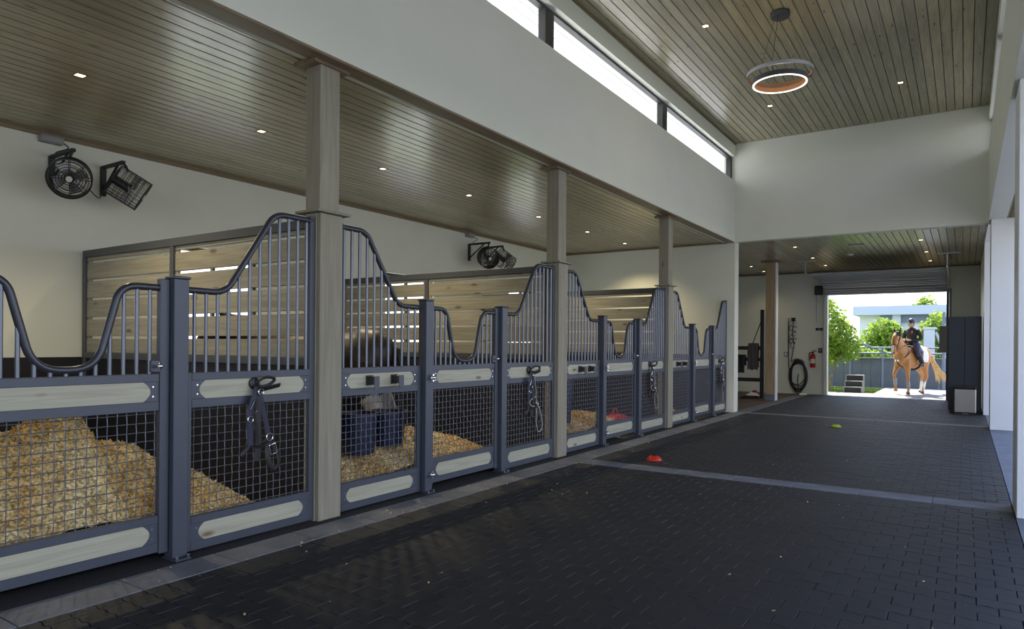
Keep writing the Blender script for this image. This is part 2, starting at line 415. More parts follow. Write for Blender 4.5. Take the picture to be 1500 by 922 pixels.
planks('ceiling_added_eave', XW-1.2, XR+2.0, YD+.25, YD+2.7, ZC+.1, M_['softwhite'], -1, wid=.15)  # underside of the added eave that shades the doorway
k = [0]
def trim(mb, mat):
    k[0] += 1; return struct('trim_%d' % k[0], mb, mat)
trim(MB().box(-4.28, XB-.03, YN, YE, ZC-.024, ZC-.0125), M_['trimwood'])       # flat board under the aisle wall
trim(MB().box(XB-.03, XB-.004, YN, YE, ZC-.030, ZC-.0125), M_['trimwood'])
trim(MB().box(XW, XW+.03, YN, YE, ZC-.045, ZC), M_['trimwood'])
trim(MB().box(XW, -4.28, YE-.025, YE, ZC-.035, ZC), M_['trimwood'])
trim(MB().box(XW, XR, YD-.03, YD, ZC-.04, ZC), M_['trimwood'])
trim(MB().box(XR-.02, XR, YE+.2, YD, ZC-.04, ZC), M_['trimwood'])
trim(MB().box(XB-.02, XB+.012, YN, YE, ZT-.03, ZT), M_['trimwood'])

# ------------------------------------------------------------------ floors
XC0, XC1, XE = -4.14, -3.85, .355
struct('ground', MB().box(-60, 60, -30, YD+.02, -.4, -.06).box(-60, 60, YD+.02, 90, -.4, -.06), M_['lawn'])
floor = struct('floor', MB().box(XC1, XE, YN, YD+.1, -.06, -.009), M_['joint'])
struct('floor_stalls', MB().box(XW, XC0-.0, YN, YE, -.06, -.004), M_['rubberfloor'])
struct('floor_stall_edge', MB().box(-4.44, XC0, YN, YE+.3, -.05, 0.0), M_['gravel'])
struct('floor_wash_bay', MB().box(XW, XC0, YE+.29, YD, -.06, .002), M_['brownmat'])
struct('floor_porch', MB().box(XE+.005, XR+3.2, YN, YD+.3, -.06, -.002), M_['concrete_r'])
struct('ground_bounce_side', MB().box(XR+3.2, 30, -30, 90, -.2, -.03).box(-4.4, XR+3.2, -30, YN, -.2, -.01), M_['drive'])  # unseen pale paving, added to bounce sunlight into the aisle
struct('ground_pale_strip', MB().box(-13.0, XW-.9, -30, 40, -.08, -.04), M_['roofwhite'])  # unseen bright strip, added for the white reflection in the stall ceiling
struct('floor_yard', MB().box(-3.95, 6, YD+.1, 23.75, -.06, -.004).box(-2.35, 6, 23.75, 27.6, -.06, -.004), M_['drive'])
# concrete border slabs and cross bands
bands = [(-.30, -.01), (7.245, 7.54), (14.745, 15.03)]
def slab(x0, x1, y0, y1):
    return MB().cbox((x0-x1)/2+.002, (x1-x0)/2-.002, (y0-y1)/2+.002, (y1-y0)/2-.002, -.05, .004, .004)
sl = slab(0, XC1-XC0, 0, .615).mesh('slab', M_['concrete'])
y = -1.0
while y < YD-.5:
    link('slab', sl, floor, ((XC0+XC1)/2, y+.3075, 0)); y += .615
sl2 = slab(0, .617, 0, .29).mesh('slab', M_['concrete'])
for a, b in bands:
    n = 7; w = (XE-XC1)/n; sl2 = slab(0, w, 0, b-a).mesh('slab', M_['concrete'])
    for i in range(n): link('slab', sl2, floor, (XC1+w*(i+.5), (a+b)/2, 0))
# interlocking pavers with wavy long edges
PX, PY, AMP = .1955, .1305, .0065
def paver_poly(full=True):
    p = PX/2; ts = [(0,0),(.22,1),(.42,.45),(.60,-.45),(.80,-1)]
    xs = []
    for h in (0,1):
        for t, s in ts: xs.append(((h+t)*p - PX/2, s*AMP))
    xs.append((PX/2, 0)); g = .0022
    lo = [(min(max(x, -PX/2+g), PX/2-g), s-PY/2+g) for x, s in xs]; hi = [(min(max(x, -PX/2+g), PX/2-g), s+PY/2-g) for x, s in xs][::-1]
    return lo+hi
pp = paver_poly(); np_ = len(pp)
def paver_mesh(cx=0, cy=0, x0=-9, x1=9, y0=-9, y1=9):
    cl = lambda x, y: (min(max(x+cx, x0), x1), min(max(y+cy, y0), y1))
    top = [cl(x*.984, y*.976) for x, y in pp]; out = [cl(x, y) for x, y in pp]
    v = [(x, y, 0) for x, y in top] + [(x, y, -.003) for x, y in out] + [(x, y, -.02) for x, y in out]
    f = [list(range(np_))] + [[i, np_+i, np_+(i+1) % np_, (i+1) % np_] for i in range(np_)] + [[np_+i, 2*np_+i, 2*np_+(i+1) % np_, np_+(i+1) % np_] for i in range(np_)]
    return v, f
pv, pf = paver_mesh(); pm = MB().add(pv, pf).mesh('paver', M_['paver'])
segs = []; prevb = -1.2
for a, b in bands[1:]: segs.append((prevb if not segs else segs[-1][2], a, b))
zones = [(bands[0][1], bands[1][0]), (bands[1][1], bands[2][0]), (bands[2][1], YD+.1)]
cells = []
for z0, z1 in zones:
    n = round((z1-z0)/PY)
    for r in range(n):
        yy = z0 + (r+.5)*(z1-z0)/n
        off = 0 if r % 2 == 0 else PX/2
        x = XC1 + off - PX/2*0
        while x < XE + PX/2:
            if x + PX/2 > XC1: cells.append((x, yy, z0, z1))
            x += PX
def inframe(x, y):
    d = Vector((x, y, -EYE)); t = d.dot(fw)
    if t < .3: return None
    u = 750 + F_PX*d.dot(r2)/t; v = CY - F_PX*d.dot(u2)/t
    return t if (0 < u < 1500 and 0 < v < 922) else None
whole = []; rest = MB()
for c in cells:
    x, yy, z0, z1 = c
    edge = x-PX/2 < XC1 or x+PX/2 > XE
    t = inframe(x, yy)
    if t and not edge: whole.append((t, c))
    else: whole.append((1e9, c))
whole.sort(key=lambda q: q[0])
for i, (t, (x, yy, z0, z1)) in enumerate(whole):
    dz = random.uniform(-.0015, .0015)
    if i < 290 and t < 1e8: link('paver', pm, floor, (x, yy, dz))
    else:
        v, f = paver_mesh(x, yy, XC1+.002, XE-.002, z0+.001, z1-.001); rest.add([(p[0], p[1], p[2]+dz) for p in v], f[:1+np_])
ro = rest.build('paving', M_['paver'], floor, False); ro['kind'] = 'stuff'

# ------------------------------------------------------------------ timber posts
def timber_post(y, label):
    t = thing('timber_post', label, 'post', (-4.33, y, 0), group=None)
    MB().cbox(-.075, .10, -.112, .085, 0, ZC-.02, .006).build('shaft', M_['post'], t, False)
    MB().cbox(.075, .112, -.114, .114, 0.0, 2.43, .005).build('cladding_board', M_['post'], t, False)
    MB().cbox(-.02, .072, -.124, -.113, 0.0, 2.43, .003).build('cladding_board', M_['post'], t, False)
    MB().cbox(-.02, .072, .088, .113, 0.0, 2.43, .003).build('cladding_board', M_['post'], t, False)
    MB().cbox(-.13, .15, -.17, .165, 2.432, 2.452, .003).build('ledge', M_['post'], t, False)
    MB().cbox(-.13, .12, -.19, .17, ZC-.05, ZC-.014, .003).build('cap_plate', M_['trimwood'], t, False)
    return t
timber_post(PC[1], 'square timber post between the big shavings heap stall and the black horse stall')
timber_post(PC[2], 'square timber post just behind the end of the concrete band with the red disc')
timber_post(PC[3], 'square timber post between the red ball stall and the end stall by the white pier')

# ------------------------------------------------------------------ stall fronts
STD = ['of the big shavings heap stall', 'of the black horse stall', 'of the red ball stall', 'of the end stall by the white pier']
ZTUBE, ZPEAK, ZRAIL = 1.748, 2.362, 1.20
def wire_mesh(y0, y1, z0, z1, p=.0575, r=.003, x=0):
    m = MB(); ny = int((y1-y0)/p); nz = int((z1-z0)/p); oy = y0+((y1-y0)-ny*p)/2; oz = z0+((z1-z0)-nz*p)/2
    for i in range(ny+1):
        y = oy+i*p
        m.tube([(x+.0027*(1 if (i+k) % 2 else -1), y, oz+k*p) for k in range(-1, nz+2)], r, 4, cap=False)
    for k in range(nz+1):
        z = oz+k*p
        m.tube([(x-.0027*(1 if (i+k) % 2 else -1), oy+i*p, z) for i in range(-1, ny+2)], r, 4, cap=False)
    return m
def board_poly(y0, y1, z0, z1, d=.045):
    # long board whose visible ends bow outwards between square notches
    h = (z1-z0); zc = (z0+z1)/2; n = 7; P = []
    for k in range(n+1):
        t = -1+2*k/n; P.append((y1-d+d*(1-t*t), zc+t*h/2))
    for k in range(n+1):
        t = 1-2*k/n; P.append((y0+d-d*(1-t*t), zc+t*h/2))
    return P
def band(t, y0, y1, z0, z1, board):
    # steel rail, inset wooden board, rivets
    r = .052
    MB().cbox(-.02,.02,y0,y1,z1-r,z1,.003).build('rail', M_['steel'], t, False)
    MB().cbox(-.02,.02,y0,y1,z0,z0+r+.008,.003).build('rail', M_['steel'], t, False)
    b = MB().prism(board_poly(y0+.055, y1-.055, z0+r+.008, z1-r), 0, -.017, .0172); 
    o = MB().box(-.0163,.0163,y0,y1,z0+r,z1-r+.004).build('end_plate', M_['steel'], t, False)
    b.build('board', M_['board'], t, False)
    rv = MB()
    for yy in (y0+.04, y1-.04):
        for zz in (z0+r+.04, z1-r-.03): rv.cyl((.010,yy,zz), (.0195,yy,zz), .006, 8)
    rv.build('rivets', M_['chrome'], t, kind='stuff')
def bars(t, path, ys, z0=ZRAIL):
    for y in ys:
        zt = None
        for a, b in zip(path, path[1:]):
            if min(a[0], b[0]) <= y <= max(a[0], b[0]) and abs(b[0]-a[0]) > 1e-6:
                w = (y-a[0])/(b[0]-a[0]); zt = a[1]+(b[1]-a[1])*w; break
        if zt is None or zt-z0 < .035: continue
        MB().tube([(0,y,z0-.005),(0,y,zt)], .0125, 10).build('bar', M_['bar'], t, 50)
def stall_panel(y0, y1, peak_right, label, bottom=.016):
    L = y1-y0; t = thing('grille_panel', label, 'panel', (-4.285, y0, 0), group=None)
    st = .045
    if peak_right: pl = [(st*.5,ZTUBE),(.30,ZTUBE),(.30+.40,ZPEAK),(L-.02,ZPEAK)]
    else: pl = [(.02,ZPEAK),(L-.70,ZPEAK),(L-.30,ZTUBE),(L-st*.5,ZTUBE)]
    path = fillet(pl, [.17,.17], 8)
    MB().tube(yz(path), .0225, 12).build('top_tube', M_['tube'], t, 60)
    nb = int(round((L-.10)/.083)); bars(t, path, [.07+(L-.14)*i/(nb-1) for i in range(nb)])
    lo, hi = (0, L-st) if peak_right else (L-st, 0)
    MB().cbox(-.02,.02,hi,hi+st,bottom,2.395,.003).build('stile', M_['steel'], t, False)
    MB().cbox(-.02,.02,lo,lo+st,bottom,ZRAIL,.003).build('stile', M_['steel'], t, False)
    band(t, st, L-st, .965, ZRAIL, 1); band(t, st, L-st, bottom, .245, 1)
    wire_mesh(st, L-st, .245, .965).build('wire_mesh', M_['mesh'], t, False, kind='stuff')
    return t
def stall_door(y0, y1, label):
    L = y1-y0; c = L/2; t = thing('stall_door', label, 'stall door', (-4.285, y0, 0))
    st = .06; pl = [(st-.01,ZTUBE),(c-.30,ZTUBE),(c-.165,1.235),(c+.165,1.235),(c+.30,ZTUBE),(L-st+.01,ZTUBE)]
    path = fillet(pl, [.13,.19,.19,.13], 8)
    MB().tube(yz(path), .0225, 12).build('top_tube', M_['tube'], t, 60)
    n = 13; bars(t, path, [.115+(L-.23)*i/(n-1) for i in range(n)])
    for a in (0, L-st): MB().cbox(-.02,.03,a,a+st,.055,1.805,.004).build('stile', M_['steel'], t, False)
    band(t, st, L-st, .965, ZRAIL, 1); band(t, st, L-st, .065, .30, 1)
    wire_mesh(st, L-st, .30, .965).build('wire_mesh', M_['mesh'], t, False, kind='stuff')
    lt = MB().cbox(-.005,.035,L-st-.06,L-st,1.212,1.285,.003).build('latch_plate', M_['steel'], t, False)
    MB().tube([(.035,L-st-.03,1.25),(.07,L-st-.03,1.25)], [.009,.009], 10).ell((.08,L-st-.03,1.25),.018,.018,.018).build('latch_knob', M_['chrome'], lt)
    return t
def gate_post(y, label, hinged=False):
    t = thing('gate_post', label, 'post', (-4.26, y, 0))
    MB().cbox(-.05,.05,-.05,.05,.012,1.81,.005).build('shaft', M_['steel'], t, False)
    MB().cbox(-.058,.058,-.058,.058,1.81,1.826,.004).build('cap', M_['steel'], t, False)
    MB().cbox(-.075,.09,-.052,.052,0,.012,.002).build('base_plate', M_['steel'], t, False)
    for a in (-.04,.04): MB().cyl((.075,a,.012),(.075,a,.03),.011,6).build('bolt', M_['chrome'], t)
    if hinged:
        for z in (1.085, .17):
            MB().cyl((.05,0,z),(.085,0,z),.016,12).cyl((.078,.02,z-.035),(.078,.02,z+.035),.012,12).ell((.085,.02,z),.02,.026,.02).build('hinge_pin', M_['chrome'], t)
    return t
for i in range(4):
    y0 = PC[i]+.117; y1 = PC[i+1]-.127 if i < 3 else YE-.005
    if i > 0: stall_panel(y0, GA[i]-.059, False, 'grille panel with two black brackets '+STD[i])
    stall_panel(GB[i]+.059, y1, True, 'grille panel with a hanging halter '+STD[i])
    stall_door(GA[i]+.055, GB[i]-.055, 'slate steel door with U-shaped dip '+STD[i])
    gate_post(GA[i], 'steel gate post at the door hinges '+STD[i], True)
    gate_post(GB[i], 'steel gate post at the door latch '+STD[i])
stall_panel(PC[0]+.117, GA[0]-.059, False, 'barred grille panel at the hinge end of the big shavings heap stall')

# blanket brackets on the hinge side panels
def bracket(y, stall, side):
    t = thing('blanket_bracket', 'black square bracket nearer the '+side+' '+stall, 'bracket', (-4.268, y, 1.085), group='bracket pair '+stall)
    MB().cbox(0,.012,-.04,.04,-.04,.045,.003).build('back_plate', M_['black'], t, False)
    MB().cbox(.012,.085,-.035,.035,-.03,.035,.004).build('arm', M_['black'], t, False)
    MB().cbox(.085,.095,-.028,.034,-.075,.04,.003).build('hook_plate', M_['steel'], t, False)
bk = [(4.221,4.524),(8.074,8.352),(11.75,12.05)]
for i, q in enumerate(bk):
    for y, sd_ in zip(q, ('timber post', 'door hinges')): bracket(y, STD[i+1], sd_)

# halters hanging from wall hooks
def strap(m, pts, w=.012, th=.35): m.tube(catmull(pts, 5), w*1.35, 6, flat=th, upv=(0,1,0)); return m
def halter(y, stall, s=1.0, rope=False, seed=1):
    rnd = random.Random(seed)
    hk = thing('halter_hook', 'black round hook with a loop '+stall, 'hook', (-4.268, y, 1.11))
    MB().lathe([(0,0),(.043,0),(.043,.014),(.03,.022),(0,.024)], n=18, M=Matrix.Rotation(pi/2,3,'Y')).build('disc', M_['black'], hk)
    MB().tube(catmull([(.02,0,-.01),(.08,.02,-.02),(.10,.07,.0),(.09,.11,.03),(.07,.07,.045),(.05,.02,.03)],5,True), .011, 8, closed=True).build('loop', M_['black'], hk)
    t = thing('halter', ('dark leather halter with silver buckles' if not rope else 'dark halter with a pale rope loop')+' '+stall, 'halter', (-4.225, y, 1.08))
    L = M_['leather']
    strap(MB(), [(0,.0,-.02),(.005,.06,-.01),(.005,.19,.012)], .015, .3).build('loose_strap', L, t)
    strap(MB(), [(0,0,0),(.012,-.035,-.08),(.015,-.075,-.2),(.012,-.06,-.33),(.01,-.06,-.42)], .019).build('cheek_strap', M_['navy'], t)
    strap(MB(), [(.01,0,-.02),(.015,.03,-.12),(.015,.07,-.28),(.012,.09,-.38)], .016).build('cheek_strap', M_['navy'], t)
    strap(MB(), [(.012,-.06,-.41),(.03,-.02,-.42),(.035,.03,-.40),(.012,.09,-.38)], .017).build('noseband', L, t)
    strap(MB(), [(.01,.09,-.38),(.03,.07,-.50),(.025,.12,-.60),(.01,.18,-.57),(.0,.16,-.46),(.0,.10,-.39)], .016).build('chin_strap', L, t)
    strap(MB(), [(.02,-.0,-.08),(.025,-.01,-.25),(.02,.0,-.40),(.015,-.02,-.52)], .019, .7).build('crown_strap', L, t)
    strap(MB(), [(.01,-.06,-.40),(.02,-.11,-.44),(.015,-.14,-.47)], .012).build('tail_strap', L, t)
    def sq(cy, cz, w, h, a):
        m = MB(); P = [Matrix.Rotation(a,3,'X') @ Vector((0,yy,zz)) + Vector((.03,cy,cz)) for yy, zz in ((-w,-h),(w,-h),(w,h),(-w,h))]
        return m.tube(P, .0045, 6, closed=True)
    sq(-.035,-.13,.026,.034,-.5).build('buckle', M_['chrome'], t)
    sq(.115,-.45,.028,.036,.25).build('buckle', M_['chrome'], t)
    for cy, cz, r in ((.085,-.36,.027),(-.075,-.22,.022),(.01,-.03,.022)):
        MB().tube([(.03, cy+r*cos(q*pi/6), cz+r*sin(q*pi/6)) for q in range(12)], .0042, 6, closed=True).build('ring', M_['chrome'], t)
    if rope:
        MB().tube(catmull([(.03,.02,-.04),(.035,.05,-.2),(.035,.06,-.33),(.04,.16,-.5),(.03,.20,-.66),(.03,.12,-.70),(.03,.07,-.6),(.035,.05,-.42),(.035,-.06,-.38),(.03,-.08,-.33),(.035,.04,-.28)],6), .0065, 6).build('lead_rope', M_['leather2'], t)
halter(3.077, STD[0]); halter(6.79, STD[1], rope=True); halter(10.47, STD[2], rope=True); halter(14.22, STD[3])

# ------------------------------------------------------------------ stall partitions
def partition(y, label):
    x0, x1 = XW+.03, -4.43; L = x1-x0; t = thing('stall_partition', label, 'partition', (x0, y, 0))
    D = M_['partsteel']; mid = 1.78
    MB().cbox(0,L,-.04,.04,2.335,2.415,.004).build('top_rail', D, t, False)
    MB().cbox(0,L,-.04,.04,1.215,1.285,.004).build('middle_rail', D, t, False)
    for a in (0, mid-.035, L-.06): MB().cbox(a,a+.06,-.042,.042,0,2.335,.004).build('upright', D, t, False)
    MB().cbox(.06,L-.06,-.02,.02,0.0,1.215,.004).build('kick_panel', M_['kick'], t, False)
    zs = [1.285,1.448,1.659,1.873,2.079,2.285,2.335]
    for a, b in ((.06, mid-.035), (mid+.025, L-.06)):
        sp = MB()
        for k in range(6):
            lo = zs[k]+(.0135 if k else 0); hi = zs[k+1]-(.0135 if k < 5 else 0)
            w = b-a
            MB().cbox(-w/2,w/2,-.019,.019,(lo-hi)/2,(hi-lo)/2,.003).build('plank', M_['slat'], t, False, loc=(a+w/2,0,(lo+hi)/2))
        for k in range(1,6):
            for c in (a, b-.045): sp.box(c,c+.045,-.012,.012,zs[k]-.015,zs[k]+.015)
        sp.build('spacers', M_['slat'], t, False)
partition(PC[1], 'slatted wooden stall partition between the big shavings heap stall and the black horse stall')
partition(PC[2], 'slatted wooden stall partition between the black horse stall and the red ball stall')
partition(PC[3], 'slatted wooden stall partition between the red ball stall and the end stall')

# ------------------------------------------------------------------ bedding, tubs, ball
def interp(P, x):
    if x <= P[0][0]: return P[0][1]
    for (a, b), (c, d) in zip(P, P[1:]):
        if x <= c: return b+(d-b)*(x-a)/(c-a)
    return P[-1][1]
def bedding(label, x0, x1, y0, y1, zfun, n=5000, seed=3, d=.04):
    rnd = random.Random(seed); m = MB(); nx = int((x1-x0)/d); ny = int((y1-y0)/d); vs = []; fs = []
    H = {}
    for i in range(nx+1):
        for j in range(ny+1):
            x = x0+(x1-x0)*i/nx; y = y0+(y1-y0)*j/ny; z = zfun(x, y)
            z = max(0, z + (rnd.uniform(-.015,.015) if z > .01 else 0)); H[i,j] = z; vs.append((x,y,z))
    for i in range(nx):
        for j in range(ny):
            q = (i*(ny+1)+j, (i+1)*(ny+1)+j, (i+1)*(ny+1)+j+1, i*(ny+1)+j+1)
            if max(vs[k][2] for k in q) > .004: fs.append(q)
    m.add(vs, fs)
    for _ in range(n):
        x = rnd.uniform(x0,x1); y = rnd.uniform(y0,y1); z = zfun(x,y)
        if z < .02: continue
        s = rnd.uniform(.008,.02); A = Vector((rnd.uniform(-1,1),rnd.uniform(-1,1),rnd.uniform(-.7,.7))).normalized(); B = A.orthogonal().normalized()
        B = Matrix.Rotation(rnd.uniform(0,6.28),3,A) @ B; c = Vector((x,y,z+rnd.uniform(0,.014)))
        m.add([c-A*s-B*s*.45, c+A*s-B*s*.45, c+A*s+B*s*.45+Vector((0,0,s*.5)), c-A*s+B*s*.45], [(0,1,2,3)])
    o = m.build('wood_shavings', M_['shav'], None, False); o['kind'] = 'stuff'; tag(o, label, 'bedding')
P1 = [(-.2,.5),(1.3,.58),(1.79,.79),(2.0,.90),(2.20,.90),(2.31,.71),(2.56,.66),(2.72,.54),(3.02,.41),(3.29,.23),(3.54,.05),(3.6,0)]
def rampx(x, near, full, back, end, n0=.3):
    if x > full: return n0+(1-n0)*max(0,min(1,(near-x)/(near-full)))
    if x > back: return 1
    return max(0, 1-(back-x)/(back-end))
bedding('large heap of golden wood shavings filling the stall behind the mesh door', -6.6, -4.36, .1, 3.6, lambda x,y: interp(P1,y)*rampx(x,-4.36,-4.9,-5.05,-6.6,.33), 26000, 3)
P2 = [(3.9,.36),(4.4,.40),(5.0,.47),(5.28,.54),(5.42,.50),(5.77,.42),(6.07,.35),(6.5,.19),(6.8,0)]
bedding('bank of wood shavings around the navy tubs of the black horse', -5.6, -4.36, 3.9, 6.85, lambda x,y: interp(P2,y)*rampx(x,-4.36,-4.75,-4.95,-5.6,.55), 14000, 4)
P3 = [(7.7,.25),(8.5,.34),(8.7,.37),(9.0,.41),(9.3,.38),(9.52,.34),(9.58,0)]
bedding('squared heap of wood shavings in the stall with the red ball', -5.4, -4.36, 7.7, 9.62, lambda x,y: interp(P3,y)*rampx(x,-4.36,-4.7,-5.0,-5.4,.7), 9000, 5)
P4 = [(11.45,.45),(11.9,.40),(12.2,.22),(12.5,.04),(12.55,0)]
bedding('small sloping heap of wood shavings in the end stall', -5.3, -4.36, 11.45, 12.6, lambda x,y: interp(P4,y)*rampx(x,-4.36,-4.7,-4.9,-5.3,.6), 4000, 6)
def tub(x, y, z, r, h, label, group=None):
    t = thing('feed_tub', label, 'tub', (x, y, z), group=group)
    MB().lathe([(0,0),(r*.84,0),(r*.86,.02),(r,h-.03),(r*1.06,h-.03),(r*1.06,h),(r*.97,h),(r*.97,h-.03),(r*.82,.03),(0,.03)], n=28).build('shell', M_['blue_tub'], t)
    MB().lathe([(0,h*.72),(r*.6,h*.74),(r*.93,h*.68)], n=20).build('feed', M_['shav'], t)
tub(-4.64, 4.44, .40, .185, .37, 'navy round feed tub beside the timber post in the black horse stall')
tub(-4.64, 4.84, .43, .175, .33, 'navy round feed tub further from the timber post in the black horse stall')
tub(-4.72, 8.20, .34, .26, .62, 'deep navy tub with a rim in the red ball stall')
t = thing('stall_ball', 'crimson rubber ball on the floor of the third stall', 'ball', (-4.72, 10.33-.1, 0))
MB().ell((0,0,.15),.25,.25,.15,20,12).build('ball_shell', M_['crimson'], t, True)
MB().tube(catmull([(-.03,-.09,.295),(-.03,-.07,.36),(-.03,.07,.36),(-.03,.09,.295)],5), .014, 8).build('ball_handle', M_['crimson'], t)

# ------------------------------------------------------------------ floor markers
def marker(x, y, r, h, mat, label):
    t = thing('marker_disc', label, 'marker cone', (x, y, .002))
    MB().lathe([(r,0),(r*.99,.006),(r*.86,h*.5),(r*.62,h*.86),(r*.36,h),(r*.30,h),(r*.32,h*.92),(r*.6,h*.8),(r*.84,h*.4),(r*.95,0)], n=28).build('dome', mat, t)
    MB().tube([(r*cos(q*pi/14), r*sin(q*pi/14), .004) for q in range(28)], .004, 6, closed=True).build('rim', mat, t)
marker(-3.17, 7.95, .095, .058, M_['red'], 'red plastic marker disc lying just beyond the concrete band')
marker(-1.89, 13.2, .085, .045, M_['lime'], 'lime green plastic marker disc lying on the dark pavers')

# ------------------------------------------------------------------ wall fans
def wall_fan(y, dx, cy, cz, axis, label, deep):
    t = thing('wall_fan', label, 'fan', (XW, y, 0))
    B = M_['black']
    MB().cbox(0,.035,-.03,.03,3.07,3.40,.004).build('wall_plate', B, t, False)
    MB().cbox(.02,dx+.02,-.02,.02,3.375,3.41,.003).build('arm', B, t, False)
    MB().tube([(.03,0,3.13),(dx*.75,0,3.375)], .014, 6).build('brace', B, t)
    c = Vector((dx, cy, cz)); z = Vector(axis).normalized(); x = z.cross(Vector((0,0,1))).normalized(); yv = z.cross(x)
    M = Matrix((x, yv, z)).transposed()
    R_, D = (.175, .34) if deep else (.20, .17)
    MB().tube([(dx,0,3.385),(dx-.0,cy*.5,3.36),c+M@Vector((0,-R_-.02,0))*0+Vector((0,0,R_+.01)),], .016, 6).build('yoke', B, t)
    P = lambda a, r, h: c + M @ Vector((r*cos(a), r*sin(a), h))
    def ring(r, h, w, n=36): return MB().tube([P(2*pi*k/n, r, h) for k in range(n)], w, 5, closed=True)
    gd = MB()
    for q in range(7): gd.add(*(lambda m: (m.v, m.f))(ring(R_*(.2+.8*q/6), D/2, .0035 if q < 6 else .008)))
    for k in range(8): gd.tube([P(k*pi/4, .05, D/2), P(k*pi/4, R_, D/2)], .004, 5)
    gd.build('front_guard', B, t, kind='stuff')
    bk = MB()
    for q in range(4): bk.add(*(lambda m: (m.v, m.f))(ring(R_*(.25+.75*q/3), -D/2, .004)))
    for k in range(8): bk.tube([P(k*pi/4, .05, -D/2), P(k*pi/4, R_, -D/2)], .004, 5)
    bk.build('rear_guard', B, t, kind='stuff')
    if deep:
        cg = MB()
        for k in range(24): cg.tube([P(k*pi/12, R_, -D/2), P(k*pi/12, R_, D/2)], .0035, 5)
        for h in (-.1,-.05,0,.05,.1): cg.add(*(lambda m: (m.v, m.f))(ring(R_, h, .0035)))
        cg.build('cage', B, t, kind='stuff')
    else:
        n = 40; vs = []; 
        for h in (-D/2, D/2):
            for k in range(n): vs.append(P(2*pi*k/n, R_, h))
        for h in (D/2, -D/2):
            for k in range(n): vs.append(P(2*pi*k/n, R_-.006, h))
        fs = [(r*n+k, r*n+(k+1) % n, ((r+1) % 4)*n+(k+1) % n, ((r+1) % 4)*n+k) for r in range(4) for k in range(n)]
        MB().add(vs, fs).build('shroud', B, t)
    MB().tube([P(0,0,-D/2-.02), P(0,0,.02)], .05, 16).build('motor', B, t)
    MB().tube([P(0,0,D/2-.004), P(0,0,D/2+.012)], .03, 18).build('hub_badge', M_['offwhite'], t)
    for k in range(4):
        a = k*pi/2+.4; pts = []
        for r in (.05,.10,.165): 
            for e in (-1,1): pts.append(P(a+e*(.34 if r > .1 else .5), r, .03+e*.035))
        for q in range(len(pts)): pts.append(pts[q]+M@Vector((0,0,.004)))
        MB().add(pts, [(0,1,3,2),(2,3,5,4),(6,8,9,7),(8,10,11,9),(0,6,7,1),(4,5,11,10),(0,2,8,6),(2,4,10,8),(1,7,9,3),(3,9,11,5)]).build('blade', M_['galv'], t, False)
    return t
def cord(label, pts, r=.006): tag(MB().tube(catmull(pts,6), r, 6).build('power_cord', M_['black']), label, 'cord')
for yo, who in ((3.40, 'above the big shavings heap stall'), (10.86, 'by the end stall partition')):
    wall_fan(yo, .50, -.03, 3.10, (.80,-.42,-.36), 'black wall fan with round face towards the aisle, '+who, False)
    wall_fan(yo+.53, .45, .06, 3.12, (.36,.78,-.50), 'black wire cage fan turned away along the wall, '+who, True)
    b = thing('junction_box', 'grey electrical box at the ceiling edge, '+who, 'box', (XW, yo, 3.53))
    MB().cbox(.0,.09,-.13,.09,.0,.075,.006).build('housing', M_['grey'], b, False); MB().cbox(.09,.10,-.11,.07,.01,.065,.003).build('lid', M_['grey'], b, False)
    cord('short black cord from grey box to fan, '+who, [(XW+.06,yo+.09,3.56),(XW+.12,yo+.12,3.50),(XW+.11,yo+.02,3.44),(XW+.10,yo,3.42)])
    cord('black cord sagging between the two fans, '+who, [(XW+.45,yo+.19,3.02),(XW+.3,yo+.35,2.98),(XW+.06,yo+.50,3.10)])

# ------------------------------------------------------------------ recessed downlights and pendant
def downlight(x, y, z, label, group, power=5):
    t = thing('downlight', label, 'downlight', (x, y, z), group=group)
    s_ = .046
    MB().box(-s_,s_,-s_,-s_+.012,-.006,.0).box(-s_,s_,s_-.012,s_,-.006,.0).box(-s_,-s_+.012,-s_+.012,s_-.012,-.006,.0).box(s_-.012,s_,-s_+.012,s_-.012,-.006,.0).build('bezel', M_['trimwood'], t, False)
    MB().box(-s_+.012,s_-.012,-s_+.012,s_-.012,-.003,-.001).build('lens', M_['lamp'], t, False)
    ld = bpy.data.lights.new('downlight_beam', 'SPOT'); ld.energy = power; ld.color = (1,.82,.50); ld.spot_size = radians(125); ld.spot_blend = .9; ld.shadow_soft_size = .04
    lo = bpy.data.objects.new('downlight_beam', ld); COL.objects.link(lo); lo.parent = t; lo.location = (0,0,-.03)
for y in (2.78,4.56,6.37,8.19,10.2,12.05,13.83): downlight(-6.225, y, ZC, 'small square downlight in the wooden ceiling above the stalls', 'downlights above the stalls', 140)
for x, y in ((-2.945,9.097),(-.907,12.74),(-2.94,12.73)): downlight(x, y, ZT, 'small square downlight in the high wooden ceiling of the aisle', 'downlights of the high ceiling')
for x, y in ((-3.19,16.25),(-3.2,18.44),(-3.2,20.3),(-4.99,19.57),(-4.99,21.0),(-.78,16.46),(-.77,18.56),(-.76,20.49)): downlight(x, y, ZC, 'small square downlight in the low wooden ceiling near the roller door', 'downlights by the roller door', 16)
t = thing('smoke_detector', 'small white disc on the low ceiling before the roller door', 'smoke detector', (-2.315,18.15,ZC))
MB().lathe([(0,-.035),(.05,-.033),(.075,-.01),(.075,0)], n=20).build('cover', M_['offwhite'], t)
t = thing('ceiling_vent', 'flat pale oblong fitting on the low ceiling', 'vent', (-1.99,16.53,ZC))
MB().cbox(-.16,.16,-.06,.06,-.02,0,.004).build('plate', M_['grey'], t, False); MB().cbox(-.13,.13,-.035,.035,-.026,-.02,.003).build('grille', M_['offwhite'], t, False)
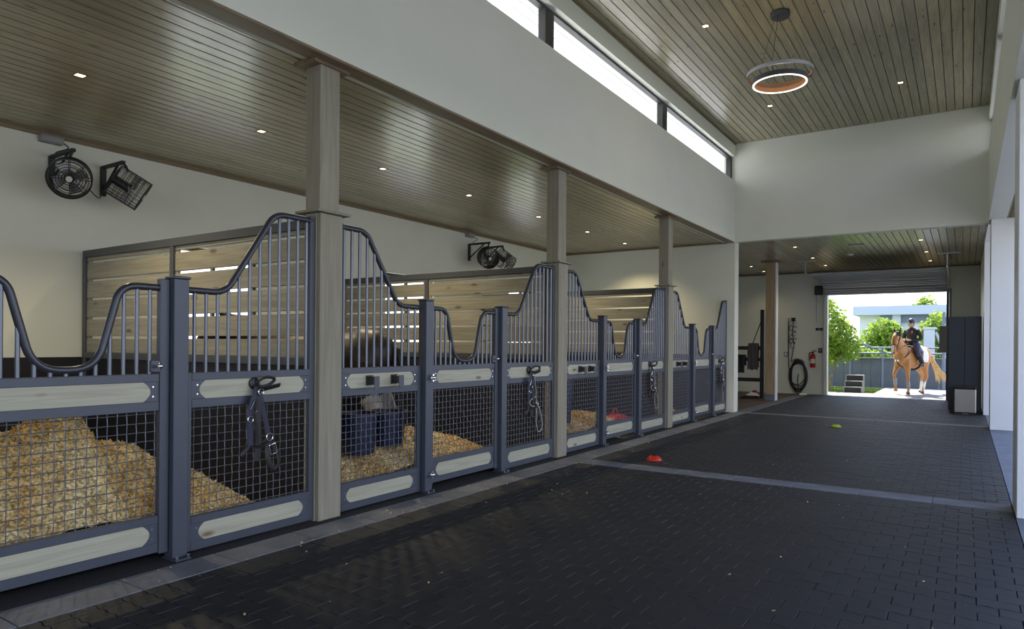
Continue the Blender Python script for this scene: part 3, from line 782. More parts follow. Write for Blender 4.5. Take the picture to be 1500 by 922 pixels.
p = thing('ring_pendant', 'double ring pendant lamp with a glowing inner ring', 'pendant lamp', (-2.017, 9.244, 0))
MB().lathe([(0,ZT-.075),(.11,ZT-.07),(.12,ZT-.055),(.12,ZT-.004),(0,ZT-.002)], n=28).build('canopy', M_['ringdark'], p)
def hoop(R_, r, z0, z1, mat, name, par):
    return MB().lathe([(R_,z0),(R_,z1),(r,z1),(r,z0),(R_,z0)], n=56).build(name, mat, par)
o1 = hoop(.405,.393,4.905,4.950,M_['galv'],'outer_ring',p); hoop(.3925,.388,4.907,4.948,M_['copper'],'outer_lining',o1)
o2 = hoop(.335,.305,4.80,4.86,M_['ringdark'],'inner_ring',p); hoop(.331,.311,4.792,4.7995,M_['ring'],'glowing_strip',o2); hoop(.3045,.301,4.802,4.858,M_['copper'],'inner_lining',o2)
for a in (.5, 2.6, 4.7):
    MB().tube([(.10*cos(a),.10*sin(a),ZT-.07),(.40*cos(a),.40*sin(a),4.950)], .0022, 5).build('wire', M_['ringdark'], p)
    MB().tube([(.396*cos(a),.396*sin(a),4.90),(.33*cos(a),.33*sin(a),4.85)], .007, 6).build('spacer', M_['ringdark'], p)
ld = bpy.data.lights.new('pendant_glow', 'POINT'); ld.energy = 8; ld.color = (1,.84,.68); ld.shadow_soft_size = .2
lo = bpy.data.objects.new('pendant_glow', ld); COL.objects.link(lo); lo.parent = p; lo.location = (0,0,4.66)

# ------------------------------------------------------------------ rear bay: sectional door, tracks, cabinet, bin
d = thing('door_1', '', 'door', ((DX0+DX1)/2, YD, 0)); del d['category']; del d['label']; d['kind'] = 'structure'
hw = (DX1-DX0)/2+.03; path = [(-2.75,3.30),(-2.25,3.30),(-1.75,3.30),(-1.25,3.295),(-.78,3.27),(-.38,3.13),(-.13,2.93)]
for (a, za), (b, zb) in zip(path, path[1:]):
    dv = Vector((0,b-a,zb-za)); L = dv.length; ang = atan2(zb-za, b-a)
    m = MB().cbox(-hw,hw,.004,L-.004,-.02,.02,.004)
    for f_ in (.25,.5,.75): m.box(-hw,hw,L*f_-.02,L*f_+.02,-.045,-.018)
    m.xf(Matrix.Translation((0,a,za)) @ Matrix.Rotation(ang,4,'X')).build('door_section', M_['doorpanel'], d, False)
MB().cbox(-.18,.0,-1.2,-1.14,3.245,3.268,.004).build('handle', M_['galv'], d, False)
for s_ in (-1,1):
    x = s_*(hw+.035)
    pts = fillet([(-.08,.0),(-.08,3.0),(-.45,3.30),(-3.0,3.33)], [.3,.4], 8)
    MB().tube([(x,p_[0],p_[1]) for p_ in pts], .025, 4, flat=1.3, rot=pi/4).build('track', M_['galv'], d, False)
    MB().cbox(x-.012,x+.012,-2.98,-2.95,3.33,ZC-.0,.002).build('hanger', M_['galv'], d, False)
    MB().tube([(x,-2.96,3.36),(x+s_*.22,-2.96,ZC-.02)], .012, 4).build('hanger_brace', M_['galv'], d, False)
    MB().cbox(x-.2,x+.25,-2.99,-2.94,ZC-.03,ZC-.003,.002).build('ceiling_bracket', M_['galv'], d, False)
for x0, x1, nm in ((DX0-.11,DX0,'l'),(DX1,DX1+.11,'r')):
    trim(MB().box(x0, x1, YD-.025, YD, 0, DZ+.08), M_['white'] if nm == 'l' else M_['darksteel'])
trim(MB().box(DX0-.11, DX1+.11, YD-.028, YD, DZ, DZ+.12), M_['white'])
t = thing('door_opener', 'black door opener motor beside the roller door head', 'motor', (-3.62, YD, 3.08))
MB().cbox(-.09,.10,-.2,0,-.13,.13,.01).build('motor_case', M_['black'], t, False)
MB().tube([(.08*cos(q*pi/8)-.0,-.1,-.22+.09*sin(q*pi/8)) for q in range(16)], .006, 5, closed=True).build('chain_loop', M_['galv'], t)
MB().cbox(-.065,-.055,-.03,-.02,-.95,-.13,.001).build('cable', M_['grey'], t, False)
t = thing('door_sensor', 'small black plate on the rear wall beside the door jamb', 'sensor', (-3.60, YD, 1.93)); MB().cbox(-.1,.1,-.04,0,-.03,.05,.006).build('plate', M_['black'], t, False); MB().cbox(-.02,.02,-.05,-.04,-.01,.02,.003).build('button', M_['grey'], t, False)
t = thing('wall_switch', 'small dark switch box above the fire extinguisher', 'switch', (-3.57, YD, 1.32)); MB().cbox(-.05,.05,-.05,0,-.08,.06,.006).build('case', M_['black'], t, False); MB().cbox(-.02,.02,-.056,-.05,-.03,.02,.003).build('rocker', M_['grey'], t, False)
# fire extinguisher
t = thing('fire_extinguisher', 'red fire extinguisher hanging on the rear wall', 'extinguisher', (-3.76, YD-.09, .80))
MB().lathe([(0,0),(.07,.005),(.075,.02),(.075,.33),(.06,.38),(.028,.41),(.028,.43),(0,.43)], n=24).build('cylinder', M_['redext'], t)
MB().lathe([(.0757,.13),(.0757,.26)], n=24).build('paper_label', M_['offwhite'], t)
MB().cbox(-.02,.02,-.02,.02,.43,.47,.004).cbox(-.015,.10,-.01,.01,.47,.485,.003).cbox(-.015,.09,-.01,.01,.505,.52,.003).build('valve_handle', M_['black'], t, False)
MB().tube(catmull([(-.02,0,.45),(-.09,-.01,.44),(-.10,-.02,.33),(-.085,-.02,.2)],6), .011, 8).build('hose', M_['black'], t)
MB().cbox(-.03,.03,.07,.088,.1,.42,.002).build('wall_bracket', M_['grey'], t, False)
# hose coil on its hanger
t = thing('hose_coil', 'large coil of black hose hanging on the rear wall', 'hose', (-4.16, YD-.09, .56))
rnd = random.Random(11)
for k_ in range(9):
    rx = .215+rnd.uniform(-.035,.05); rz = .43+rnd.uniform(-.08,.07); dz = rnd.uniform(-.06,.03); dy = rnd.uniform(-.05,.05)
    MB().tube([(rx*cos(q*pi/20)+.012*rnd.uniform(-1,1)*0, dy+.012*sin(q*.9+k_), dz+rz*sin(q*pi/20)) for q in range(40)], .014, 7, closed=True).build('hose_loop', M_['black'], t)
MB().tube(catmull([(0,.04,.02),(.0,-.02,0),(-.01,-.03,-.2),(.02,-.03,-.42)],6), .014, 7).build('hose_end', M_['black'], t)
MB().tube(catmull([(-.2,0,-.2),(-.05,-.03,-.28),(.1,-.03,-.22),(.22,0,-.05)],6), .013, 7).build('hose_slack', M_['black'], t)
MB().tube(catmull([(-.18,-.02,.42),(-.05,-.04,.50),(.1,-.04,.47),(.2,-.02,.40)],6), .02, 7).build('hanger_hook', M_['galv'], t)
# ropes and bits on hooks
t = thing('lead_shank', 'long black lead rope hanging straight on the rear wall', 'rope', (-4.455, YD-.03, 0))
MB().tube(catmull([(0,0,2.25),(.0,-.01,2.1),(-.005,0,1.5),(.01,0,.9),(.05,0,.55)],6), .013, 7).build('rope', M_['black'], t)
MB().cbox(-.02,.02,-.02,.03,2.12,2.28,.004).build('clip', M_['galv'], t, False)
t = thing('hanging_bits', 'cluster of bits and chains hanging from a hook on the rear wall', 'tack', (-4.33, YD-.04, 0))
MB().cbox(-.05,.06,-.01,.035,2.18,2.29,.004).build('hook_plate', M_['black'], t, False)
MB().tube(catmull([(0,0,2.2),(.01,-.01,2.05),(-.02,0,1.8),(.03,0,1.5),(-.01,0,1.2),(-.05,0,.95)],6), .010, 6).build('strap', M_['black'], t)
for cx, cz, r in ((-.05,1.98,.06),(.06,1.95,.06),(.04,1.80,.05),(-.05,1.72,.045),(-.05,1.58,.055),(.06,1.60,.05),(.0,1.46,.07)):
    MB().tube([(cx+r*cos(q*pi/7+.5), -.01, cz+r*1.25*sin(q*pi/7+.5)) for q in range(11)], .009, 6).build('bit', M_['black'], t)
for x, z in ((-4.53,1.19),(-5.9,.72)):
    t = thing('wall_outlet', 'grey outlet cover on the rear wall '+('beside the hanging lead rope' if x > -5 else 'behind the dark steel tie frame'), 'outlet', (x, YD, z)); MB().cbox(-.055,.055,-.03,0,-.07,.07,.006).build('cover', M_['grey'], t, False); MB().cbox(-.03,.03,-.036,-.03,-.04,.04,.003).build('socket', M_['offwhite'], t, False)
# cabinet and bin
t = thing('tall_cabinet', 'tall dark navy cabinet against the right wall by the roller door', 'cabinet', (-.01, 18.1, 0))
MB().cbox(-.30,.30,-.33,.35,.06,2.09,.006).build('body', M_['navybox'], t, False)
MB().cbox(-.28,.28,-.30,.33,0,.06,.003).build('plinth', M_['black'], t, False)
for s_ in (-1,1): MB().cbox(s_*.149-.147,s_*.149+.147,-.352,-.331,.08,2.08,.004).build('cabinet_door', M_['navybox'], t, False)
t = thing('step_bin', 'stainless steel step bin in front of the tall navy cabinet', 'bin', (-.0, 17.52, 0))
MB().cbox(-.20,.20,-.13,.13,.03,.55,.02).build('bin_body', M_['stainless'], t, False)
MB().cbox(-.205,.205,-.135,.135,.555,.60,.015).build('lid', M_['black'], t, False)
MB().cbox(-.19,.19,-.12,.12,0,.03,.004).build('base', M_['black'], t, False)
MB().cbox(-.06,.06,-.17,-.12,.01,.025,.003).build('pedal', M_['stainless'], t, False)
t = thing('control_box', 'grey metal control box on the right door jamb', 'box', (-.49, YD-.03, 1.29))
MB().cbox(-.10,.09,-.14,0,0,.71,.006).build('case', M_['grey'], t, False); MB().cbox(-.09,.08,-.15,-.141,.02,.69,.004).build('case_door', M_['grey'], t, False)
# timber post and tie frame in the wash bay
t = thing('timber_post', 'timber post with a grey foot standing before the rear wall hose', 'post', (-4.24, 18.75, 0))
MB().cbox(-.14,.10,-.11,.11,.16,ZC-.03,.006).build('shaft', M_['postwarm'], t, False)
MB().cbox(.10,.13,-.09,.11,.0,ZC-.03,.006).build('white_edge_board', M_['whitep'], t, False)
MB().cbox(-.15,.10,-.12,.12,0,.16,.006).build('foot', M_['concrete'], t, False)
MB().cbox(-.25,.25,-.2,.2,ZC-.03,ZC-.006,.003).build('cap_plate', M_['trimwood'], t, False)
t = thing('tie_frame', 'dark steel tie frame with three rails in the wash bay', 'frame', (-4.62, 19.35, 0))
MB().cbox(-.05,.05,-.05,.05,.0,2.42,.005).build('upright', M_['darksteel'], t, False)
for z in (1.37,1.06,.50): MB().cbox(-2.2,-.05,-.04,.04,z-.05,z+.05,.005).build('rail', M_['darksteel'], t, False)
MB().cbox(-2.3,-2.2,-.05,.05,0,2.42,.005).build('upright', M_['darksteel'], t, False)
MB().tube([(-.02,-.06,2.12),(-.36,-.06,1.16)], .012, 6).build('strut', M_['darksteel'], t)
def cloth_roll(name, label, mat, pts, w, thick, cat):
    # a folded cloth hanging over a rail: profile in y-z, extruded in x with wavy hem
    m = MB(); n = 9; vs = []; P = catmull(pts, 5)
    for i in range(n):
        x = -w/2+w*i/(n-1)
        for q in P: vs.append((x, q[1]+.012*sin(i*1.7+q[2]*5), q[2]*(1-.03*sin(i*1.3))))
    L = len(P); fs = [(i*L+j, (i+1)*L+j, (i+1)*L+j+1, i*L+j+1) for i in range(n-1) for j in range(L-1)]
    o = m.add(vs, fs).build(name, mat, None, True); sm = o.modifiers.new('thickness', 'SOLIDIFY'); sm.thickness = thick
    return tag(o, label, cat)
o = cloth_roll('saddle_pad', 'taupe saddle pad folded over the tie frame rail', M_['cloth'], [(0,.10,-.55),(0,.07,-.2),(0,.065,.04),(0,.0,.11),(0,-.065,.04),(0,-.08,-.3),(0,-.10,-.62)], .26, .03, 'saddle pad'); o.location = (-4.86,19.35,1.40)
o = cloth_roll('bridle_bundle', 'dark bundle of tack slung over the tie frame rail', M_['leather'], [(0,.09,-.2),(0,.065,.03),(0,0,.10),(0,-.065,.03),(0,-.1,-.25),(0,-.13,-.40)], .34, .04, 'tack'); o.location = (-5.24,19.35,1.09)
def heap(name, label, mat, loc, rx, ry, h, cat, seed=1):
    rn = random.Random(seed); vs = [(0,0,h)]; fs = []; n = 16; R_ = 4
    for j in range(1, R_+1):
        for k_ in range(n):
            a = 2*pi*k_/n; f_ = j/R_*(1+.12*sin(3*a+seed)); vs.append((rx*f_*cos(a), ry*f_*sin(a), max(0, h*(1-(j/R_)**2)*(.8+.3*rn.random()))))
    for k_ in range(n): fs.append((0,1+k_,1+(k_+1) % n))
    for j in range(R_-1):
        for k_ in range(n): a = 1+j*n+k_; b = 1+j*n+(k_+1) % n; fs.append((a,a+n,b+n,b))
    o = MB().add(vs, fs).build(name, mat, None, True, loc=loc); return tag(o, label, cat)
heap('folded_blanket', 'black blanket heaped on the brown mat under the tie frame', M_['leather'], (-4.86,19.0,.003), .30, .2, .10, 'blanket', 2)
heap('white_bandage', 'white cloth lying on the black blanket under the tie frame', M_['whitecloth'], (-4.78,19.02,.09), .18, .13, .10, 'cloth', 3)
heap('red_bandage', 'small red cloth on top of the white cloth under the tie frame', M_['redcloth'], (-4.74,19.04,.17), .10, .08, .06, 'cloth', 4)

# ------------------------------------------------------------------ yard beyond the roller door
f = thing('yard_wall', 'grey vertical board wall behind the yard', 'wall', (0, 27.9, 0))
bm_ = MB().cbox(-.148,.148,-.03,.03,0,1.04,.008).mesh('wall_board', M_['fence'])
for i in range(30): link('wall_board', bm_, f, (-6.0+.3*i, random.uniform(-.006,.006), -.05))
MB().cbox(-6.2,3.0,-.07,.07,.99,1.05,.008).build('coping', M_['fence'], f, False)
r_ = thing('yard_railing', 'grey tubular railing standing before the board wall', 'railing', (0, 27.6, -.03))
for z in (1.24,1.44): MB().tube([(-3.7,0,z),(3,0,z)], .028, 8).build('rail', M_['railing'], r_)
for x in (-3.5,-2.45,-.5,1.4): MB().tube([(x,0,0),(x,0,1.44)], .03, 8).build('railing_post', M_['railing'], r_)
MB().tube([(-3.3,.02,1.66),(-2.05,.02,1.14)], .03, 8).build('sloping_rail', M_['railing'], r_)
q_ = thing('white_gate_pillar', 'white pillar beyond the railing behind the rider', 'pillar', (-1.10, 29.2, -.06))
MB().cbox(-.17,.17,-.15,.15,0,2.15,.01).build('shaft', M_['bwall'], q_, False); MB().cbox(-.2,.24,-.18,.18,2.15,2.22,.01).build('cap', M_['bwall'], q_, False)
MB().tube([(.2,0,2.05),(.62,0,.9)], .04, 6).build('stay', M_['broof'], q_)
q_ = thing('steel_pole', 'slim blue grey steel pole by the right door jamb', 'pole', (-.60, 27.2, -.03))
MB().tube([(0,0,0),(0,0,2.65)], .05, 10).build('shaft', M_['railing'], q_); MB().cbox(-.1,.1,-.1,.1,0,.03,.004).build('base_plate', M_['railing'], q_, False); MB().cbox(.05,.4,-.03,.03,2.3,2.5,.004).build('arm_bracket', M_['railing'], q_, False)
b = thing('flat_roofed_house', 'pale flat roofed building behind the trees', 'building', (0, 48, -.06))
MB().box(-5.6,3.5,.3,8,0,3.5).build('wall', M_['bwall'], b, False)
MB().box(-5.9,4.0,-.4,8.4,3.5,4.05).build('roof', M_['broof'], b, False)
MB().box(-4.4,3.6,.05,.3,3.05,3.5).build('dark_band', M_['bdark'], b, False)  # darker blue-grey strip along the top of the wall
MB().box(-3.75,-3.3,-.1,.3,0,3.5).build('column', M_['broof'], b, False)
for x in (-5.3,-2.6,-.9): 
    w_ = MB().box(x,x+1.0,.22,.3,1.2,2.6).build('window_frame', M_['bdark'], b, False); MB().box(x+.06,x+.94,.2,.22,1.26,2.54).build('pane', M_['broof'], w_, False)
# mounting block
t = thing('mounting_block', 'three step grey mounting block on the yard', 'mounting block', (-2.93, 24.0, -.004))
for i in range(3):
    y0 = -.30+.24*i; z0 = .178*i
    st_ = MB().cbox(-.24,.24,y0,.42,z0,z0+.178,.01).build('step', plain('block_dark_%d' % i, (.022,.022,.025), .6) if i == 0 else bpy.data.materials['block_dark_0'], t, False)
    MB().cbox(-.25,.25,y0-.015,.43 if i == 2 else y0+.24,z0+.160,z0+.181,.004).build('tread', M_['grey'], st_, False)
    for s_ in (-1,1): MB().cbox(s_*.245-.012,s_*.245+.012,y0-.01,.42,z0,z0+.175,.004).build('side_rim', M_['grey'], st_, False)

def tree(name, label, base, lean, h, crowns, leaf, n, seed, group=None):
    rn = random.Random(seed); t = thing(name, label, 'tree', base, group=group)
    top = Vector((lean[0], lean[1], h))
    tr = MB().tube(catmull([(0,0,-.05),(lean[0]*.3,lean[1]*.3,h*.35),(lean[0]*.8,lean[1]*.8,h*.75),top],4), [.05-.03*k/12 for k in range(13)], 8)
    tr.build('trunk', M_['bark'], t)
    br = MB()
    for c, r in crowns:
        for _ in range(4):
            d_ = Vector((rn.uniform(-1,1),rn.uniform(-1,1),rn.uniform(-.3,1)))
            br.tube(catmull([top*.8, (top+Vector(c))*.5+d_*.1, Vector(c)+Vector((d_.x*r[0],d_.y*r[1],d_.z*r[2]))*.7],4), [.02-.0016*k for k in range(9)], 5)
    br.build('branches', M_['bark'], t, kind='stuff')
    m = MB(); tot = sum(r[0]*r[1]*r[2] for c, r in crowns)
    for c, r in crowns:
        for _ in range(int(n*r[0]*r[1]*r[2]/tot)):
            while True:
                p_ = Vector((rn.uniform(-1,1),rn.uniform(-1,1),rn.uniform(-1,1)))
                if .25 < p_.length < 1: break
            p_ = Vector((p_.x*r[0],p_.y*r[1],p_.z*r[2]))*(1+.12*sin(5*p_.x+3*p_.z)) + Vector(c)
            A = Vector((rn.uniform(-1,1),rn.uniform(-1,1),rn.uniform(-1,.4))).normalized(); B = A.orthogonal().normalized(); B = Matrix.Rotation(rn.uniform(0,6.3),3,A) @ B
            s_ = leaf*rn.uniform(.6,1.3); m.add([p_, p_+A*s_*.5+B*s_*.3, p_+A*s_, p_+A*s_*.5-B*s_*.3], [(0,1,2,3)])
    m.build('foliage', M_['leaf'], t, False, kind='stuff')
    return t
tree('leafy_tree', 'leafy young tree with a thin slanting trunk beside the left door jamb', (-4.0,26.3,-.06), (.25,.0), 1.3, [((-.1,0,2.3),(.75,.8,.95)),((.35,.1,1.75),(.65,.7,.75)),((-.2,.2,1.35),(.6,.6,.6)),((-.45,0,3.0),(.55,.6,.55)),((.6,.1,1.4),(.45,.5,.45))], .15, 3800, 21)
tree('leafy_tree', 'rounded leafy tree behind the railing between horse and pale house', (-2.95,33.5,-.06), (.1,0), 1.3, [((0,0,1.95),(.85,.8,.8)),((-.6,0,1.4),(.65,.6,.6)),((.7,0,1.5),(.7,.6,.65)),((.2,0,2.3),(.5,.5,.4))], .17, 3600, 22)
tree('leafy_tree', 'leafy tree behind the white gate pillar and the rider', (-1.02,35.9,-.06), (.05,0), 1.4, [((.1,0,2.4),(.75,.7,.7)),((-.35,0,1.9),(.6,.6,.6)),((.6,0,1.8),(.65,.6,.7)),((.2,0,1.3),(.9,.5,.5))], .17, 3600, 23)
tree('leafy_tree', 'low spreading tree filling the gap above the board wall', (-5.1,31.5,-.06), (.1,0), 1.0, [((0,0,1.5),(.9,.6,.6)),((1.1,0,1.25),(.8,.5,.45)),((2.0,.2,1.15),(.7,.5,.4))], .15, 2600, 24)
tree('leafy_tree', 'tree top showing above the roof of the pale house', (-2.6,62,-.06), (0,0), 4.0, [((0,0,4.6),(.9,.9,.7)),((.1,0,5.2),(.45,.5,.4))], .3, 700, 25)
gm = MB(); rn = random.Random(5)
for _ in range(5000):
    x = rn.uniform(-5.2,-2.3); y = rn.uniform(23.7,27.4); h_ = rn.uniform(.03,.07); a = rn.uniform(0,6.3)
    if -3.25 < x < -2.6 and y < 24.5: continue
    gm.add([(x-.006*cos(a),y-.006*sin(a),-.06),(x+.006*cos(a),y+.006*sin(a),-.06),(x+rn.uniform(-.02,.02),y+rn.uniform(-.02,.02),-.03+h_)], [(0,1,2)])
o = gm.build('grass', M_['grassb'], None, False); o['kind'] = 'stuff'; tag(o, 'short sunlit grass beside the mounting block', 'grass')

# ------------------------------------------------------------------ horses
def coat(name, base, sock=None, blaze=None, dark=None):
    # coat with coloured lower legs; patterns follow the animal's own coordinates
    m, n, l, b = nmat(name); t = n.new('ShaderNodeTexCoord')
    x = n.new('ShaderNodeTexNoise'); x.inputs['Scale'].default_value = 3; l.new(t.outputs['Object'], x.inputs['Vector'])
    r = n.new('ShaderNodeValToRGB'); r.color_ramp.elements[0].color = (*[c*.8 for c in base],1); r.color_ramp.elements[1].color = (*[min(1,c*1.15) for c in base],1); l.new(x.outputs[0], r.inputs[0])
    out = r.outputs[0]; sp = n.new('ShaderNodeSeparateXYZ'); l.new(t.outputs['Object'], sp.inputs[0])
    def mask(val, lo, hi):
        a = n.new('ShaderNodeMapRange'); a.inputs['From Min'].default_value = lo; a.inputs['From Max'].default_value = hi; l.new(val, a.inputs[0]); return a.outputs[0]
    def mul(a, c):
        q = n.new('ShaderNodeMath'); q.operation = 'MULTIPLY'; l.new(a, q.inputs[0]); l.new(c, q.inputs[1]); return q.outputs[0]
    def over(out, fac, col):
        h = n.new('ShaderNodeMix'); h.data_type = 'RGBA'; l.new(fac, h.inputs[0]); l.new(out, h.inputs[6]); h.inputs[7].default_value = (*col,1); return h.outputs[2]
    if sock: out = over(out, mul(mask(sp.outputs[2], .40, .34), mask(sp.outputs[0], -.30, -.34)), sock)
    if blaze: out = over(out, mul(mask(sp.outputs[0], .98, 1.02), mul(mask(sp.outputs[2], 1.25, 1.32), mask(sp.outputs[2], 1.72, 1.66))), blaze) if False else out
    if dark: out = over(out, mask(sp.outputs[2], .075, .06), dark)
    l.new(out, b.inputs['Base Color']); b.inputs['Roughness'].default_value = .45
    return m
def ring_secs(pts, up0=(0,1,0)):
    # pts: (pos, half width, half height); width axis is local y
    out = []; P = [Vector(p[0]) for p in pts]
    for i, (p, w, h) in enumerate(pts):
        d_ = (P[min(i+1,len(P)-1)]-P[max(i-1,0)]).normalized(); A = Vector(up0); A = (A-d_*A.dot(d_)).normalized(); out.append((p, A, d_.cross(A), w, h))
    return out
def leg(m, pts): m.tube(catmull([p for p, r in pts], 4), None or [x for x in rad_interp([r for p, r in pts], 4)], 10)
def rad_interp(r, n):
    out = []
    for i in range(len(r)-1):
        for k_ in range(n): out.append(r[i]+(r[i+1]-r[i])*k_/n)
    return out+[r[-1]]
def horse_body(fore_r, fore_l, hind_r, hind_l, neck, head):
    m = MB()
    m.loft(ring_secs([((-.80,0,1.14),.07,.10),((-.75,0,1.15),.16,.20),((-.62,0,1.17),.245,.275),((-.45,0,1.175),.275,.295),((-.2,0,1.14),.265,.30),((.05,0,1.10),.27,.315),((.28,0,1.11),.26,.33),((.46,0,1.13),.24,.31),((.60,0,1.13),.215,.27),((.72,0,1.12),.16,.20),((.78,0,1.12),.08,.10)]), 18)
    m.loft(ring_secs(neck), 14); m.loft(ring_secs(head), 14)
    for L in (fore_r, fore_l, hind_r, hind_l): leg(m, L)
    return m
def fleg(y, knee=(.50,.47), fet=(.50,.20), hoof=(.53,.03)):
    return [((.50,y*.85,1.05),.13),((.50,y,.86),.095),((.5*(.50+knee[0]),y,.5*(.86+knee[1])),.068),((knee[0],y,knee[1]),.052),((.5*(knee[0]+fet[0])-.005,y,.5*(knee[1]+fet[1])),.036),((fet[0],y,fet[1]),.044),((.6*hoof[0]+.4*fet[0],y,.5*(hoof[1]+fet[1])),.036),((hoof[0],y,hoof[1]+.03),.056),((hoof[0]+.01,y,hoof[1]-.028),.064)]
def hleg(y, hock=(-.72,.56), fet=(-.66,.20), hoof=(-.62,.03), stifle=(-.42,.92)):
    return [((-.52,y*.85,1.12),.17),((stifle[0]-.06,y,stifle[1]),.135),((.5*(stifle[0]+hock[0])-.02,y,.5*(stifle[1]+hock[1])),.085),((hock[0],y,hock[1]),.055),((.5*(hock[0]+fet[0])+.0,y,.5*(hock[1]+fet[1])),.040),((fet[0],y,fet[1]),.046),((.6*hoof[0]+.4*fet[0],y,.5*(hoof[1]+fet[1])),.037),((hoof[0],y,hoof[1]+.03),.056),((hoof[0]+.01,y,hoof[1]-.028),.064)]
def remesh(o, vox, sm=3):
    a = o.modifiers.new('skin', 'REMESH'); a.mode = 'VOXEL'; a.voxel_size = vox; a.use_smooth_shade = True
    b_ = o.modifiers.new('relax', 'SMOOTH'); b_.factor = .5; b_.iterations = sm
    return o
def yawed(pts, px, py, ang):
    R_ = Matrix.Rotation(ang, 3, 'Z'); o_ = Vector((px, py, 0)); return [(tuple(R_ @ (Vector(p)-o_) + o_), w, h) for p, w, h in pts]
# ---- ridden chestnut in the yard
HX, HY, HA = -1.36, 24.32, radians(-90-27)
HD = radians(8)                                   # head and neck turned a little aside
neckA = yawed([((.42,0,1.22),.15,.27),((.60,0,1.36),.125,.24),((.74,0,1.52),.10,.185),((.84,0,1.67),.085,.145),((.89,0,1.78),.075,.115)], .42, 0, HD)
headA = yawed([((.84,0,1.84),.06,.06),((.90,0,1.80),.085,.115),((.98,0,1.70),.10,.135),((1.05,0,1.56),.095,.125),((1.09,0,1.43),.07,.09),((1.11,0,1.31),.06,.072),((1.115,0,1.24),.055,.06),((1.11,0,1.20),.035,.035)], .42, 0, HD)
mA = horse_body(fleg(-.155, knee=(.66,.60), fet=(.60,.27), hoof=(.58,.11)), fleg(.155, knee=(.47,.47), fet=(.44,.19), hoof=(.46,.03)), hleg(-.15, hock=(-.80,.56), fet=(-.76,.22), hoof=(-.72,.04)), hleg(.15, hock=(-.50,.52), fet=(-.36,.20), hoof=(-.30,.03), stifle=(-.33,.92)), neckA, headA)
hz = mA.build('horse', coat('chestnut_coat', (.47,.215,.065), sock=(.80,.75,.68), dark=(.10,.075,.055)), None, True); remesh(hz, .022)
hz.location = (HX, HY, -.0); hz.rotation_euler = (0, 0, HA)
tag(hz, 'golden chestnut horse walking in the yard with a rider', 'horse')
R_h = Matrix.Rotation(HD, 3, 'Z')
def hp(x, y, z): v = R_h @ Vector((x-.42, y, 0)); return (v.x+.42, v.y, z)
def hM(mb): mb.v = [hp(*p) for p in mb.v]; return mb
blond = plain('flaxen_hair', (.72,.52,.24), .6, var=.3, scale=20)
tl = MB(); rn = random.Random(8)
for _ in range(46):
    e = rn.uniform(0,1); s1 = rn.uniform(-.04,.04)
    tl.tube(catmull([(-.78,s1,1.26),(-.90,s1+.03+.05*e,1.18),(-.97,.06+.14*e,.90),(-1.02,.12+.34*e,.62-.05*e),(-1.05,.16+.58*e+rn.uniform(-.05,.05),.36+.10*e+rn.uniform(-.08,.08))],5), rad_interp([.012,.016,.016,.012,.003],5), 5)
tl.build('tail', blond, hz, True, kind='stuff')
mn = MB()
for k_ in range(22):
    w = k_/21; c = Vector((.50,0,1.50))*(1-w)+Vector((.86,0,1.88))*w; c += Vector((-.05,0,.05))*sin(w*pi)
    mn.tube(catmull([hp(c.x,0,c.z-.01),hp(c.x-.01,-.06,c.z-.01),hp(c.x,-.10,c.z-.12)],4), rad_interp([.015,.014,.004],4), 5)
mn.build('mane', blond, hz, True, kind='stuff')
bk_ = plain('black_crochet', (.012,.012,.014), .8)
br = hM(MB().ell((.905,0,1.80),.115,.112,.105,14,10,Matrix.Rotation(.6,3,'Y')))
br.add([hp(*p_) for p_ in ((1.02,-.09,1.82),(1.02,.09,1.82),(1.17,0,1.60),(.96,-.09,1.78),(.96,.09,1.78),(1.10,0,1.58))], [(0,1,2),(5,4,3),(0,3,4,1),(1,4,5,2),(2,5,3,0)])
br.build('ear_bonnet', bk_, hz, 40)
for s_ in (-1,1):
    hM(MB().tube(catmull([(.87,s_*.06,1.86),(.885,s_*.085,1.94),(.90,s_*.09,2.04)],4), rad_interp([.042,.036,.006],4), 8, flat=.55)).build('ear', bk_, hz)
    hM(MB().ell((1.035,s_*.088,1.645),.024,.016,.022,10,6)).build('eye', M_['black'], hz, True)
    hM(MB().ell((1.158,s_*.035,1.255),.014,.012,.022,8,6)).build('nostril', M_['black'], hz, True)
hM(MB().ell((1.158,0,1.47),.02,.032,.22,10,8,Matrix.Rotation(-.28,3,'Y'))).build('white_blaze', M_['whitecloth'], hz, True)
bridle = plain('brown_leather_tack', (.055,.028,.016), .5)
def loop(c, A, B, ra, rb, w=.012): return MB().tube([Vector(c)+Vector(A)*(cos(q*pi/12)*ra)+Vector(B)*(sin(q*pi/12)*rb) for q in range(24)], w, 6, closed=True)
bd = hM(loop((1.075,0,1.47),(0,1,0),(.93,0,.37),.085,.105)).build('bridle', bridle, hz)
hM(loop((.94,0,1.68),(0,1,0),(.55,0,-.83),.105,.15,.011)).build('throat_strap', bridle, bd)
for s_ in (-1,1):
    hM(MB().tube(catmull([(.93,s_*.105,1.78),(1.0,s_*.105,1.62),(1.07,s_*.085,1.46),(1.07,s_*.06,1.33)],4), .010, 6)).build('cheek_strap', bridle, bd)
    hM(loop((1.075,s_*.065,1.32),(1,0,0),(0,0,1),.03,.035,.006)).build('bit_ring', M_['chrome'], bd)
    MB().tube(catmull([hp(1.07,s_*.07,1.32),hp(.85,s_*.14,1.42),(.50,s_*.12,1.52),(.30,s_*.07,1.62)],5), .008, 6).build('rein', M_['black'], bd)
bp = MB()
for s_ in (-1,1): bp.tube(catmull([(.36,s_*.18,1.42),(.52,s_*.235,1.28),(.68,s_*.17,1.12),(.775,0,1.02)],5), .016, 6)
